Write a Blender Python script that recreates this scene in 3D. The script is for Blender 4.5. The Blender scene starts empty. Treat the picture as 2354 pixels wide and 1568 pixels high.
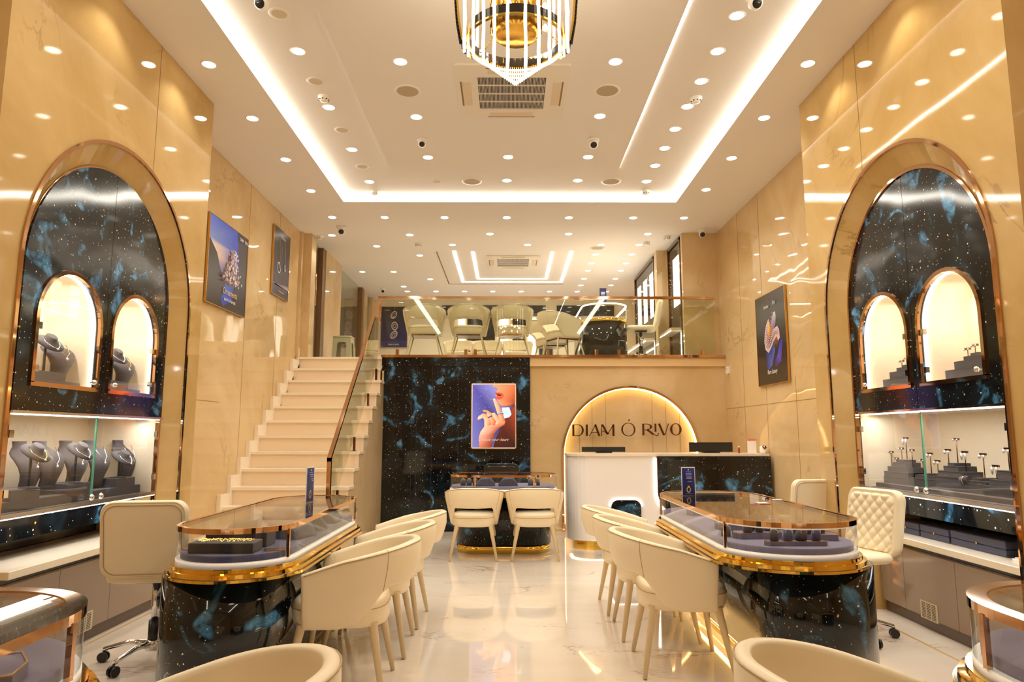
import bpy, bmesh, math, random
from math import sin, cos, pi, sqrt, atan2, radians
from mathutils import Vector, Matrix
from mathutils.geometry import tessellate_polygon

# ------------------------------------------------------------------ camera, world, exposure
SC = bpy.context.scene
COL = SC.collection
F, VX, VY, CAMH = 1600.0, 1168.0, 1000.0, 1.35
cd = bpy.data.cameras.new('camera'); cam = bpy.data.objects.new('camera', cd); COL.objects.link(cam)
cd.sensor_fit = 'HORIZONTAL'; cd.sensor_width = 36; cd.lens = 36*F/2354; cd.clip_start = .05; cd.clip_end = 100
_p = atan2(VY-784, F)
_d = Vector(((VX-1177)/F, cos(_p)+sin(_p)*(VY-784)/F, 0))
cam.location = (0, 0, CAMH)
cam.rotation_euler = (pi/2+_p, 0, atan2(_d.x, _d.y))
SC.camera = cam
w = bpy.data.worlds.new('world'); SC.world = w; w.use_nodes = True
w.node_tree.nodes['Background'].inputs[0].default_value = (1, .86, .7, 1)
w.node_tree.nodes['Background'].inputs[1].default_value = .25
vs = SC.view_settings
vs.view_transform = 'Standard'; vs.look = 'None'; vs.gamma = 1; vs.use_curve_mapping = False
vs.exposure = 0.48
SC.cycles.use_denoising = True
SC.cycles.max_bounces = 9; SC.cycles.diffuse_bounces = 5; SC.cycles.glossy_bounces = 5
SC.cycles.use_adaptive_sampling = True; SC.cycles.adaptive_threshold = .02
SC.cycles.transparent_max_bounces = 24; SC.cycles.transmission_bounces = 8
SC.cycles.sample_clamp_indirect = 4; SC.cycles.caustics_reflective = False; SC.cycles.caustics_refractive = False
LCOL = (1.0, .985, .955)          # colour of the lamps
E_SPOT, E_COVE, E_LENS = 12.6, 13.0, 9.0

# ------------------------------------------------------------------ materials
def srgb(h):
    if isinstance(h, str):
        h = h.lstrip('#'); c = [int(h[i:i+2], 16)/255 for i in (0, 2, 4)]
    else: c = h
    return tuple((v/12.92 if v <= .04045 else ((v+.055)/1.055)**2.4) for v in c)+(1,)
def mat(name, col=(.8, .8, .8), rough=.5, metal=0, coat=0, emit=None, es=0, spec=.5, sheen=0):
    m = bpy.data.materials.new(name); m.use_nodes = True
    b = m.node_tree.nodes['Principled BSDF']
    b.inputs['Base Color'].default_value = (*col[:3], 1); b.inputs['Roughness'].default_value = rough
    b.inputs['Metallic'].default_value = metal; b.inputs['Coat Weight'].default_value = coat
    b.inputs['Coat Roughness'].default_value = .03; b.inputs['Specular IOR Level'].default_value = spec
    if sheen: b.inputs['Sheen Weight'].default_value = sheen
    if emit: b.inputs['Emission Color'].default_value = (*emit[:3], 1); b.inputs['Emission Strength'].default_value = es
    return m
class N:
    def __init__(s, m): s.t = m.node_tree; s.b = s.t.nodes['Principled BSDF']
    def n(s, ty, **k):
        x = s.t.nodes.new(ty)
        for a, v in k.items():
            if a.startswith('_'): setattr(x, a[1:], v)
            else: x.inputs[a.replace('__', ' ')].default_value = v
        return x
    def l(s, a, b): s.t.links.new(a, b)
    def ramp(s, src, stops):
        r = s.t.nodes.new('ShaderNodeValToRGB'); e = r.color_ramp.elements
        for i, (p, c) in enumerate(stops):
            if i > 1: e.new(p)
            e[i].position = p; e[i].color = c if len(c) == 4 else (*c, 1)
        s.l(src, r.inputs[0]); return r.outputs[0]
    def mix(s, f, a, b, mode='MIX'):
        x = s.t.nodes.new('ShaderNodeMix'); x.data_type = 'RGBA'; x.blend_type = mode
        for v, i in ((f, 0), (a, 6), (b, 7)):
            if hasattr(v, 'is_linked'): s.l(v, x.inputs[i])
            else: x.inputs[i].default_value = v if i == 0 else (*v[:3], 1)
        return x.outputs[2]
    def pos(s): return s.n('ShaderNodeNewGeometry').outputs['Position']
def g(v): return (v, v, v, 1)

def marble(name, c1, c2, vein, rough=.06, vs_=.55, wob=0, scale=1.0, veinw=.012, veinf=.55, coat=0, stretch=None):
    m = mat(name, c1, rough, coat=coat); k = N(m); p = k.pos()
    if stretch: mp = k.n('ShaderNodeMapping'); mp.inputs['Scale'].default_value = stretch; mp.inputs['Rotation'].default_value = (0, 0, .35); k.l(p, mp.inputs[0]); p = mp.outputs[0]
    n1 = k.n('ShaderNodeTexNoise', Scale=.7*scale, Detail=6., Roughness=.6, Distortion=.6); k.l(p, n1.inputs[0])
    base = k.ramp(n1.outputs[0], [(.36, c1), (.64, c2)])
    n2 = k.n('ShaderNodeTexNoise', Scale=vs_*scale, Detail=7., Roughness=.62, Distortion=1.2); k.l(p, n2.inputs[0])
    v = k.ramp(n2.outputs[0], [(.5-veinw, g(0)), (.5, g(1)), (.5+veinw, g(0))])
    n3 = k.n('ShaderNodeTexNoise', Scale=1.3*scale, Detail=2.); k.l(p, n3.inputs[0])
    msk = k.ramp(n3.outputs[0], [(.5, g(0)), (.66, g(veinf))])
    f = k.mix(1.0, v, msk, 'MULTIPLY')
    k.l(k.mix(f, base, vein), k.b.inputs['Base Color'])
    if wob:
        n4 = k.n('ShaderNodeTexNoise', Scale=1.1, Detail=1.5); k.l(p, n4.inputs[0])
        bp = k.n('ShaderNodeBump', Strength=wob, Distance=.02); k.l(n4.outputs[0], bp.inputs['Height'])
        k.l(bp.outputs[0], k.b.inputs['Normal'])
    return m
def galaxy(name, rough=.06, wob=0, seed=0, nsc=2.6, ssc=9., amt=.5):
    m = mat(name, (.005, .005, .006), rough); k = N(m)
    mp = k.n('ShaderNodeMapping'); mp.inputs['Location'].default_value = (seed*3.1, seed*1.7, seed*.9); k.l(k.pos(), mp.inputs[0]); p = mp.outputs[0]
    a = k.n('ShaderNodeTexNoise', Scale=nsc, Detail=2., Roughness=.5, Distortion=1.4); k.l(p, a.inputs[0])
    am = k.ramp(a.outputs[0], [(amt+.10, g(0)), (amt+.19, g(1))])
    b = k.n('ShaderNodeTexNoise', Scale=nsc*3.2, Detail=8., Roughness=.66, Distortion=.4); k.l(p, b.inputs[0])
    bm = k.ramp(b.outputs[0], [(.38, g(0)), (.68, g(1))])
    neb = k.mix(1.0, am, bm, 'MULTIPLY')
    c = k.mix(neb, (.0045, .0045, .005), (.15, .50, .92))
    haze = k.ramp(a.outputs[0], [(.45, g(0)), (.62, g(.10))])
    c = k.mix(haze, c, (.05, .13, .17))
    sx = k.n('ShaderNodeSeparateXYZ'); k.l(p, sx.inputs[0])
    ad = k.n('ShaderNodeMath', _operation='SUBTRACT'); k.l(sx.outputs[0], ad.inputs[0]); k.l(sx.outputs[1], ad.inputs[1])
    cb = k.n('ShaderNodeCombineXYZ'); k.l(ad.outputs[0], cb.inputs[0]); k.l(sx.outputs[2], cb.inputs[1])
    for sc, th, colr, dens in ((ssc*2.2, .075, (.7, .76, .8), .74), (ssc, .06, (1, 1, .95), .74), (ssc*.6, .045, (.95, .7, .18), .93)):
        v = k.n('ShaderNodeTexVoronoi', Scale=sc, _voronoi_dimensions='2D'); k.l(cb.outputs[0], v.inputs['Vector'])
        d = k.ramp(v.outputs['Distance'], [(th*.45, g(1)), (th, g(0))])
        sep = k.n('ShaderNodeSeparateColor'); k.l(v.outputs['Color'], sep.inputs[0])
        q = k.ramp(sep.outputs[0], [(dens-.3, g(0)), (dens+.08, g(1))])
        c = k.mix(k.mix(1., d, q, 'MULTIPLY'), c, colr)
    k.l(c, k.b.inputs['Base Color'])
    if wob:
        n4 = k.n('ShaderNodeTexNoise', Scale=1.6, Detail=1.); k.l(k.pos(), n4.inputs[0])
        bp = k.n('ShaderNodeBump', Strength=wob, Distance=.02); k.l(n4.outputs[0], bp.inputs['Height'])
        k.l(bp.outputs[0], k.b.inputs['Normal'])
    return m
def glass(name, tint=(.995, .995, .985), refl=1.0, base=.04):
    m = bpy.data.materials.new(name); m.use_nodes = True; t = m.node_tree; t.nodes.clear()
    o = t.nodes.new('ShaderNodeOutputMaterial'); mx = t.nodes.new('ShaderNodeMixShader')
    tr = t.nodes.new('ShaderNodeBsdfTransparent'); tr.inputs[0].default_value = (*tint, 1)
    gl = t.nodes.new('ShaderNodeBsdfGlossy'); gl.inputs['Roughness'].default_value = .0
    lw = t.nodes.new('ShaderNodeLayerWeight'); lw.inputs[0].default_value = .5
    pw = t.nodes.new('ShaderNodeMath'); pw.operation = 'POWER'; pw.inputs[1].default_value = 4.5
    ma = t.nodes.new('ShaderNodeMath'); ma.operation = 'MULTIPLY_ADD'; ma.inputs[1].default_value = .9*refl; ma.inputs[2].default_value = base*refl
    t.links.new(lw.outputs['Facing'], pw.inputs[0]); t.links.new(pw.outputs[0], ma.inputs[0])
    t.links.new(ma.outputs[0], mx.inputs[0]); t.links.new(tr.outputs[0], mx.inputs[1]); t.links.new(gl.outputs[0], mx.inputs[2])
    t.links.new(mx.outputs[0], o.inputs[0]); return m
def emis(name, col, s):
    return mat(name, (.8, .8, .8), .5, emit=col, es=s)

M = {}
M['wall'] = marble('honey marble', srgb('#ccac76'), srgb('#dfc499'), srgb('#8a6636'), rough=.05, veinf=.5)
M['wallwavy'] = marble('honey marble sheets', srgb('#cdab74'), srgb('#dfc394'), srgb('#8a6636'), rough=.035, wob=.6, veinf=.45)
M['pier'] = marble('honey marble pier', srgb('#bf9a5a'), srgb('#d5b47a'), srgb('#84602e'), rough=.05, wob=.15, veinf=.5)
M['floor'] = marble('cream marble floor', srgb('#d6c8b4'), srgb('#e2d6c6'), srgb('#8a6448'), rough=.035, vs_=.6, veinw=.012, veinf=.75, scale=1.3, stretch=(.7, 1.5, 1))
M['ceil'] = mat('warm white ceiling', srgb('#efebe6'), .7)
M['ceilplain'] = M['ceil']
M['stone'] = mat('cream stone', srgb('#f3e4cc'), .18)
M['riser'] = mat('cream stone riser', srgb('#efd9ba'), .25)
M['galaxy'] = galaxy('star print laminate', .05, 0, 0, 2.6, 8., .5)
M['galaxyw'] = galaxy('star print panel', .10, .5, 2, 3.0, 10., .5)
M['galaxyc'] = galaxy('star print counter', .05, 0, 5, 3.0, 11., .50)
M['rose'] = mat('rose gold', srgb('#dcb08a'), .05, 1)
M['gold'] = mat('polished gold', srgb('#f2c85e'), .06, 1)
M['brass'] = mat('brushed brass edge', srgb('#d8a860'), .22, 1)
M['bronze'] = mat('bronze metal', srgb('#7a5236'), .15, 1)
M['chrome'] = mat('chrome', (.82, .82, .84), .05, 1)
M['steel'] = mat('brushed steel lip', (.7, .7, .72), .22, 1)
M['white'] = mat('white enamel', srgb('#f3efe8'), .3)
M['plastic'] = mat('white plastic', srgb('#efe8dc'), .4)
M['gwhite'] = mat('gloss white laminate', srgb('#f4f0ec'), .08)
M['leather'] = mat('cream leather', srgb('#f2e1be'), .34, spec=.4)
M['leatherd'] = mat('cream leather seam', srgb('#b39a70'), .5)
M['legm'] = mat('cream leg', srgb('#dcc69c'), .4)
M['black'] = mat('black plastic', (.012, .012, .012), .35)
M['dark'] = mat('dark gloss', (.02, .018, .016), .08)
M['brown'] = mat('taupe gloss laminate', srgb('#8f7a66'), .09)
M['kick'] = mat('taupe kick board', srgb('#5c4c40'), .3)
M['cream'] = mat('cream lining', srgb('#f6e6cb'), .5)
M['suede'] = mat('charcoal grey suede', srgb('#524b4e'), .75, sheen=.15)
M['sueded'] = mat('dark grey suede', srgb('#3a3538'), .7, sheen=.2)
M['lilac'] = mat('lilac grey velvet', srgb('#75708c'), .8, sheen=.3)
M['indigo'] = mat('deep indigo velvet', srgb('#3c3f66'), .75, sheen=.3)
M['slate'] = mat('slate leatherette', srgb('#474b64'), .5)
M['silver'] = mat('bright silver jewellery', (.95, .93, .92), .12, 1)
M['gem'] = mat('clear stones', (.95, .95, .97), .03, .6, coat=1)
M['yellow'] = mat('yellow gold jewellery', srgb('#f2c35a'), .15, 1)
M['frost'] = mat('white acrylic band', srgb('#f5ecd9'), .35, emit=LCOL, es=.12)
M['glass'] = glass('clear glass')
M['railglass'] = glass('rail glass', (.94, .965, .91), .8, .045)
M['edge'] = mat('green glass edge', srgb('#6fb59b'), .1)
M['mirrorwin'] = mat('dark window glass', (.02, .02, .022), .03)
M['lens'] = emis('downlight lens', (1, .93, .82), E_LENS)
M['led'] = emis('cove light strip', (1, .93, .80), E_COVE)
M['led2'] = emis('ceiling line light', (1, .90, .76), 5.0)
M['ledw'] = emis('warm light strip', (1, .66, .26), 15.0)
M['leds'] = emis('showcase light strip', (1, .90, .76), 7.0)
M['bulb'] = emis('chandelier bulb', (1, .82, .5), 30.0)
M['navy'] = mat('navy print', srgb('#28306c'), .3)
M['qrpink'] = mat('pink print', srgb('#e08078'), .4)
M['filig'] = mat('chandelier gold', srgb('#e2b050'), .2, 1)
M['panelit'] = emis('lit showcase panel', (1, .88, .7), 1.6)
M['recess'] = mat('recess shade', srgb('#d9cbb4'), .5)
M['speaker'] = mat('speaker mesh', srgb('#bdae94'), .7)
M['stool'] = mat('pale green plastic', srgb('#b4b088'), .4)
def quick(name, col, rough=.4, metal=0): 
    if name not in M: M[name] = mat(name, srgb(col), rough, metal)
    return M[name]
def crystal():
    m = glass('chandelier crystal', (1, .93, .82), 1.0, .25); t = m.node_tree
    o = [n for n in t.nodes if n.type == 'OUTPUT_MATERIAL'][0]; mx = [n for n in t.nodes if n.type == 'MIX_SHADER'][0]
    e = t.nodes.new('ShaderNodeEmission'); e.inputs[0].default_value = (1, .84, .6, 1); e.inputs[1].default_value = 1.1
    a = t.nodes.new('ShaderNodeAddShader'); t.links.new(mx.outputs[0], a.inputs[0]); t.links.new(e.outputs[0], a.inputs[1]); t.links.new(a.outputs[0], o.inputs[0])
    return m
M['crystal'] = crystal()
# printed pictures: colours live on the faces
def printed(name, em=0):
    m = mat(name, (.8, .8, .8), .25); k = N(m)
    a = k.n('ShaderNodeVertexColor'); a.layer_name = 'Col'
    k.l(a.outputs[0], k.b.inputs['Base Color'])
    if em: k.l(a.outputs[0], k.b.inputs['Emission Color']); k.b.inputs['Emission Strength'].default_value = em
    return m
M['print'] = printed('printed picture'); M['screen'] = printed('lit advert screen', .75)

# ------------------------------------------------------------------ mesh helper
class MB:
    def __init__(s): s.v = []; s.f = []; s.sm = []
    def add(s, vs_, fs, smooth=False):
        o = len(s.v); s.v += [tuple(v) for v in vs_]
        for f in fs: s.f.append([i+o for i in f]); s.sm.append(smooth)
        return s
    def box(s, x0, x1, y0, y1, z0, z1):
        v = [(x, y, z) for x in (x0, x1) for y in (y0, y1) for z in (z0, z1)]
        return s.add(v, [(0, 1, 3, 2), (4, 6, 7, 5), (0, 4, 5, 1), (2, 3, 7, 6), (0, 2, 6, 4), (1, 5, 7, 3)])
    def cbox(s, c, d): return s.box(c[0]-d[0]/2, c[0]+d[0]/2, c[1]-d[1]/2, c[1]+d[1]/2, c[2]-d[2]/2, c[2]+d[2]/2)
    def prism(s, poly, z0, z1, smooth=False, cap=True):           # poly in xy
        n = len(poly); v = [(x, y, z0) for x, y in poly]+[(x, y, z1) for x, y in poly]
        s.add(v, [(i, (i+1) % n, n+(i+1) % n, n+i) for i in range(n)], smooth)
        if cap: s.add([(x, y, z0) for x, y in poly], [list(range(n))[::-1]]); s.add([(x, y, z1) for x, y in poly], [list(range(n))])
        return s
    def prismy(s, poly, y0, y1, smooth=False, cap=True):          # poly in xz, depth in y
        n = len(poly); v = [(x, y0, z) for x, z in poly]+[(x, y1, z) for x, z in poly]
        s.add(v, [(i, (i+1) % n, n+(i+1) % n, n+i) for i in range(n)], smooth)
        if cap: s.add([(x, y0, z) for x, z in poly], [list(range(n))]); s.add([(x, y1, z) for x, z in poly], [list(range(n))[::-1]])
        return s
    def plate(s, outer, holes, y0, y1):                            # xz outline with holes, thickness in y
        loops = [outer]+holes; flat = [p for l in loops for p in l]
        tr = tessellate_polygon([[Vector((p[0], p[1], 0)) for p in l] for l in loops])
        for y in (y0, y1): s.add([(p[0], y, p[1]) for p in flat], [list(t) for t in tr])
        for l in loops: s.prismy(l, y0, y1, cap=False)
        return s
    def platez(s, outer, holes, z0, z1):
        loops = [outer]+holes; flat = [p for l in loops for p in l]
        tr = tessellate_polygon([[Vector((p[0], p[1], 0)) for p in l] for l in loops])
        for z in (z0, z1): s.add([(p[0], p[1], z) for p in flat], [list(t) for t in tr])
        for l in loops: s.prism(l, z0, z1, cap=False)
        return s
    def loft(s, rings, closed=True, caps=True, smooth=True):
        n = len(rings[0]); v = [p for r in rings for p in r]; f = []
        for k in range(len(rings)-1):
            for i in range(n if closed else n-1):
                j = (i+1) % n; f.append((k*n+i, k*n+j, (k+1)*n+j, (k+1)*n+i))
        s.add(v, f, smooth)
        if caps: s.add(rings[0], [list(range(n))[::-1]]); s.add(rings[-1], [list(range(n))])
        return s
    def lathe(s, prof, seg=24, c=(0, 0, 0), smooth=True, caps=True):
        rings = [[(c[0]+r*cos(2*pi*i/seg), c[1]+r*sin(2*pi*i/seg), c[2]+z) for i in range(seg)] for r, z in prof]
        return s.loft(rings, caps=caps, smooth=smooth)
    def tube(s, pts, r, seg=8, closed=False, smooth=True):
        pts = [Vector(p) for p in pts]; rings = []; n = len(pts); up = None
        for i, p in enumerate(pts):
            if closed: t = pts[(i+1) % n]-pts[i-1]
            else: t = pts[min(i+1, n-1)]-pts[max(i-1, 0)]
            t.normalize()
            if up is None: up = Vector((0, 0, 1)) if abs(t.z) < .9 else Vector((1, 0, 0))
            a = t.cross(up)
            if a.length < 1e-5: a = t.orthogonal()
            a.normalize(); b = a.cross(t); up = b
            rr = r[i] if isinstance(r, (list, tuple)) else r
            rings.append([tuple(p+a*rr*cos(2*pi*k/seg)+b*rr*sin(2*pi*k/seg)) for k in range(seg)])
        if closed: rings.append(rings[0])
        return s.loft(rings, caps=not closed, smooth=smooth)
    def sweep(s, pts, prof, nrm, closed=False):                    # prof: (outward, y) ; path in xz plane, outward normal given per point
        rings = [[(p[0]+nx*a, b, p[1]+nz*a) for a, b in prof] for p, (nx, nz) in zip(pts, nrm)]
        if closed: rings.append(rings[0])
        return s.loft(rings, caps=not closed, smooth=False)
    def build(s, name, m, parent=None, loc=None, rot=None, bevel=0, sub=0, autos=False):
        me = bpy.data.meshes.new(name); me.from_pydata(s.v, [], s.f)
        for p, k in zip(me.polygons, s.sm): p.use_smooth = k
        bm = bmesh.new(); bm.from_mesh(me); bmesh.ops.remove_doubles(bm, verts=bm.verts, dist=1e-5)
        bmesh.ops.recalc_face_normals(bm, faces=bm.faces); bm.to_mesh(me); bm.free()
        me.materials.append(m if not isinstance(m, str) else M[m])
        o = bpy.data.objects.new(name, me); COL.objects.link(o)
        if parent: o.parent = parent
        if loc: o.location = loc
        if rot: o.rotation_euler = rot
        if bevel:
            b = o.modifiers.new('b', 'BEVEL'); b.width = bevel; b.segments = 3; b.limit_method = 'ANGLE'; b.angle_limit = radians(40)
        if autos:
            me.shade_smooth() if hasattr(me, 'shade_smooth') else None
            o.modifiers.new('w', 'WEIGHTED_NORMAL')
        if sub: o.modifiers.new('s', 'SUBSURF').levels = sub; o.modifiers['s'].render_levels = sub
        return o
def thing(name, label, cat, loc=(0, 0, 0), rz=0, group=None):
    o = bpy.data.objects.new(name, None); COL.objects.link(o); o.location = loc; o.rotation_euler = (0, 0, rz)
    return tag(o, label, cat, group)
def tag(o, label, cat, group=None):
    o['label'] = label; o['category'] = cat
    if group: o['group'] = group
    return o
def struct(o): o['kind'] = 'structure'; return o
def plabel(o, l): o['label'] = l; return o
KIDS = {}
def dup(r, loc=None, rz=None, label=None, group=None):
    def cp(o, par):
        c = o.copy(); COL.objects.link(c)
        if par is not None: c.parent = par
        for ch in o.children: cp(ch, c)
        return c
    c = cp(r, None)
    if loc is not None: c.location = loc
    if rz is not None: c.rotation_euler = (r.rotation_euler[0], r.rotation_euler[1], rz)
    if label: c['label'] = label
    if group: c['group'] = group
    return c
ORD = ['first', 'second', 'third', 'fourth', 'fifth', 'sixth', 'seventh', 'eighth', 'ninth', 'tenth', 'eleventh', 'twelfth', 'thirteenth', 'fourteenth', 'fifteenth', 'sixteenth']
NUM = ['zero', 'one', 'two', 'three', 'four', 'five', 'six', 'seven', 'eight', 'nine', 'ten', 'eleven', 'twelve', 'thirteen', 'fourteen', 'fifteen', 'sixteen']
HP = pi/2
def arc(cx, cz, r, a0, a1, n): return [(cx+r*cos(a0+(a1-a0)*i/n), cz+r*sin(a0+(a1-a0)*i/n)) for i in range(n+1)]
def archpoly(cx, r, z0, zs, n=32): return [(cx+r, z0)]+arc(cx, zs, r, 0, pi, n)+[(cx-r, z0)]
def archnrm(n=32): return [(1, 0)]+[(cos(pi*i/n), sin(pi*i/n)) for i in range(n+1)]+[(-1, 0)]
def caps_(r, a, b, n=24):                                          # capsule outline, axis along y
    return [(r*cos(pi+pi*i/n), a+r*sin(pi+pi*i/n)) for i in range(n+1)]+[(r*cos(pi*i/n), b+r*sin(pi*i/n)) for i in range(n+1)]
def rrect(x0, x1, y0, y1, r, n=6):
    o = []
    for cx, cy, a in ((x1-r, y1-r, 0), (x0+r, y1-r, HP), (x0+r, y0+r, pi), (x1-r, y0+r, 3*HP)):
        o += [(cx+r*cos(a+HP*i/n), cy+r*sin(a+HP*i/n)) for i in range(n+1)]
    return o
def picture(name, parent, W, H, layers, y=-.001, m='print', step=.0008):
    """flat printed picture, normalised polygons (0..1) with colours, x right, z up, centred on x"""
    V, Fc, C = [], [], []
    for k, (pts, cols) in enumerate(layers):
        o = len(V); V += [((px-.5)*W, y-step*k, pz*H) for px, pz in pts]
        if isinstance(cols, str): cols = [cols]*len(pts)
        tr = tessellate_polygon([[Vector((a, b, 0)) for a, b in pts]])
        for t in tr: Fc.append([o+i for i in t]); C.append([srgb(cols[i]) for i in t])
    me = bpy.data.meshes.new(name); me.from_pydata(V, [], Fc)
    ca = me.color_attributes.new('Col', 'FLOAT_COLOR', 'CORNER')
    for p, cc in zip(me.polygons, C):
        for li, c in zip(p.loop_indices, cc): ca.data[li].color = c
    bm = bmesh.new(); bm.from_mesh(me)
    for f in bm.faces:
        f.normal_update()
        if f.normal.y > 0: f.normal_flip()
    bm.to_mesh(me); bm.free()
    me.materials.append(M[m]); o = bpy.data.objects.new(name, me); COL.objects.link(o); o.parent = parent
    return o
def blob(cx, cy, rx, ry, n=14, rot=0, jit=0, rnd=None):
    o = []
    for i in range(n):
        a = 2*pi*i/n; k = 1+(rnd.uniform(-jit, jit) if rnd else 0)
        x, y = rx*k*cos(a), ry*k*sin(a); o.append((cx+x*cos(rot)-y*sin(rot), cy+x*sin(rot)+y*cos(rot)))
    return o
def text(name, s, size, m, parent, loc, ext=.0005, shear=0, align='CENTER', xs=1.0, rot=(HP, 0, 0)):
    c = bpy.data.curves.new(name, 'FONT'); c.body = s; c.size = size; c.extrude = ext; c.align_x = align; c.shear = shear; c.resolution_u = 3
    c.materials.append(M[m] if isinstance(m, str) else m)
    tmp = bpy.data.objects.new('tmp', c); me = bpy.data.meshes.new_from_object(tmp); bpy.data.objects.remove(tmp)
    o = bpy.data.objects.new(name, me); COL.objects.link(o); o.parent = parent; o.location = loc; o.rotation_euler = rot; o.scale = (xs, 1, 1)
    return o
def stroke(p, q, wd): 
    dx, dy = q[0]-p[0], q[1]-p[1]; L = sqrt(dx*dx+dy*dy); nx, ny = -dy/L*wd/2, dx/L*wd/2
    return [(p[0]+nx, p[1]+ny), (p[0]-nx, p[1]-ny), (q[0]-nx, q[1]-ny), (q[0]+nx, q[1]+ny)]
def area(name, loc, sx, sy, e, parent=None, rot=(0, 0, 0), col=LCOL):
    l = bpy.data.lights.new(name, 'AREA'); l.shape = 'RECTANGLE'; l.size = sx; l.size_y = sy; l.energy = e; l.color = col
    o = bpy.data.objects.new(name, l); COL.objects.link(o); o.location = loc; o.rotation_euler = rot
    if parent: o.parent = parent
    return o

# ------------------------------------------------------------------ room shell
ZC, ZM, YB, XL, XR = 4.39, 2.5, 10.1, -3.14, 3.16
TR = (-2.166, 2.213, -1.0, 8.84)                                   # raised tray x0,x1,y0,y1
YF, YE = -1.6, 15.55
o = MB().box(-3.6, 3.6, YF, 10.1, -.1, 0).build('floor', 'floor'); struct(o)
o = MB().box(-1.80, 3.6, YB+.02, YE, ZM-.12, ZM-.03).box(-3.6, -1.80, 10.36, YE, ZM-.12, ZM-.03)
o.box(-1.80, 3.16, YB+.0, YE, ZM-.03, ZM); o.box(-3.14, -1.80, 10.34, YE, ZM-.03, ZM)
struct(o.build('floor.001', 'floor'))
o = MB().platez([(-3.7, YF), (3.7, YF), (3.7, YE+.1), (-3.7, YE+.1)], [[(TR[0], TR[2]), (TR[1], TR[2]), (TR[1], TR[3]), (TR[0], TR[3])]], ZC, ZC+.035)
struct(o.build('ceiling', 'ceil'))
# raised tray: sides of the step, inner field with a slightly lower centre panel
D, R_ = .09, .086
x0, x1, y0, y1 = TR
o = MB().box(x0-.05, x1+.05, y0-.05, y1+.05, ZC+R_, ZC+.2)
struct(o.build('ceiling.001', 'ceil'))
o = MB().platez([(x0-.06, y0-.06), (x1+.06, y0-.06), (x1+.06, y1+.06), (x0-.06, y1+.06)], [[(x0, y0), (x1, y0), (x1, y1), (x0, y1)]], ZC+.03, ZC+R_+.01)
struct(o.build('ceiling.002', 'ceil'))
o = MB().box(-1.40, 1.30, y0+.3, 7.9, ZC+R_-.028, ZC+R_)            # lowered centre panel
struct(o.build('ceiling.003', 'ceil'))
# the glowing profile around the tray
o = MB(); za, zb = ZC+.036, ZC+R_-.002
P_ = [(x0, y0), (x0, y1), (x1, y1), (x1, y0)]; Q_ = [(x0+D, y0), (x0+D, y1-D), (x1-D, y1-D), (x1-D, y0)]
v = [(*p, za) for p in P_]+[(*q, zb) for q in Q_]
o.add(v, [(0, 1, 5, 4), (1, 2, 6, 5), (2, 3, 7, 6)])
c = o.build('cove_light', 'led'); tag(c, 'bright linear cove light framing the raised ceiling tray on three sides', 'ceiling light')
o = MB(); o.add([(1.302, .5, ZC+R_-.003), (1.338, .5, ZC+R_-.003), (1.325, 6.4, ZC+R_-.003), (1.306, 7.85, ZC+R_-.003), (1.302, 7.85, ZC+R_-.003)], [(0, 1, 2, 3, 4)])
o.add([(1.302, .5, ZC+R_-.001), (1.338, .5, ZC+R_-.001), (1.325, 6.4, ZC+R_-.001), (1.306, 7.85, ZC+R_-.001), (1.302, 7.85, ZC+R_-.001)], [(0, 1, 2, 3, 4)])
c = o.build('linear_light', 'led'); tag(c, 'thin tapering light line inside the raised ceiling beside the right row of downlights', 'ceiling light')

# walls
def wallbox(name, m, *b): return struct(MB().box(*b).build(name, m))
wallbox('wall_left', 'wallwavy', XL-.12, XL, 6.0, 10.3, 0, ZC)
wallbox('wall_left.001', 'wallwavy', XL-.12, XL, YF, 3.6, 0, ZC)
wallbox('wall_right', 'wallwavy', XR, XR+.12, 6.0, 10.3, 0, ZC)
wallbox('wall_right.001', 'wallwavy', XR, XR+.12, YF, 3.6, 0, ZC)
wallbox('wall_front', 'wall', -3.6, 3.6, YF-.1, YF, 0, ZC)
wallbox('wall_far', 'cream', -3.7, 3.7, YE, YE+.1, 0, ZC)
# panel joints on the side walls (real grooves read as thin dark fillets)
o = MB()
for y, za, zb in ((6.7, 0, ZC), (7.62, 0, 2.0), (8.5, 0, ZC), (9.3, 0, ZC)):
    o.box(XR-.002, XR+.001, y, y+.006, za, zb)
for z in (1.72,): o.box(XR-.002, XR+.001, 6.1, 10.1, z, z+.005)
struct(o.build('trim_1', quick('joint', '#9a7642', .6)))
o = MB()
for y, za, zb in ((7.0, 0, 1.7), (8.2, 0, ZC), (9.3, 0, ZC)): o.box(XL-.001, XL+.002, y, y+.005, za, zb)
o.box(XL-.001, XL+.002, 6.1, 7.6, 1.70, 1.705); o.box(XL-.001, XL+.002, 6.3, 7.0, .55, .555)
struct(o.build('trim_2', 'joint'))

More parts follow.
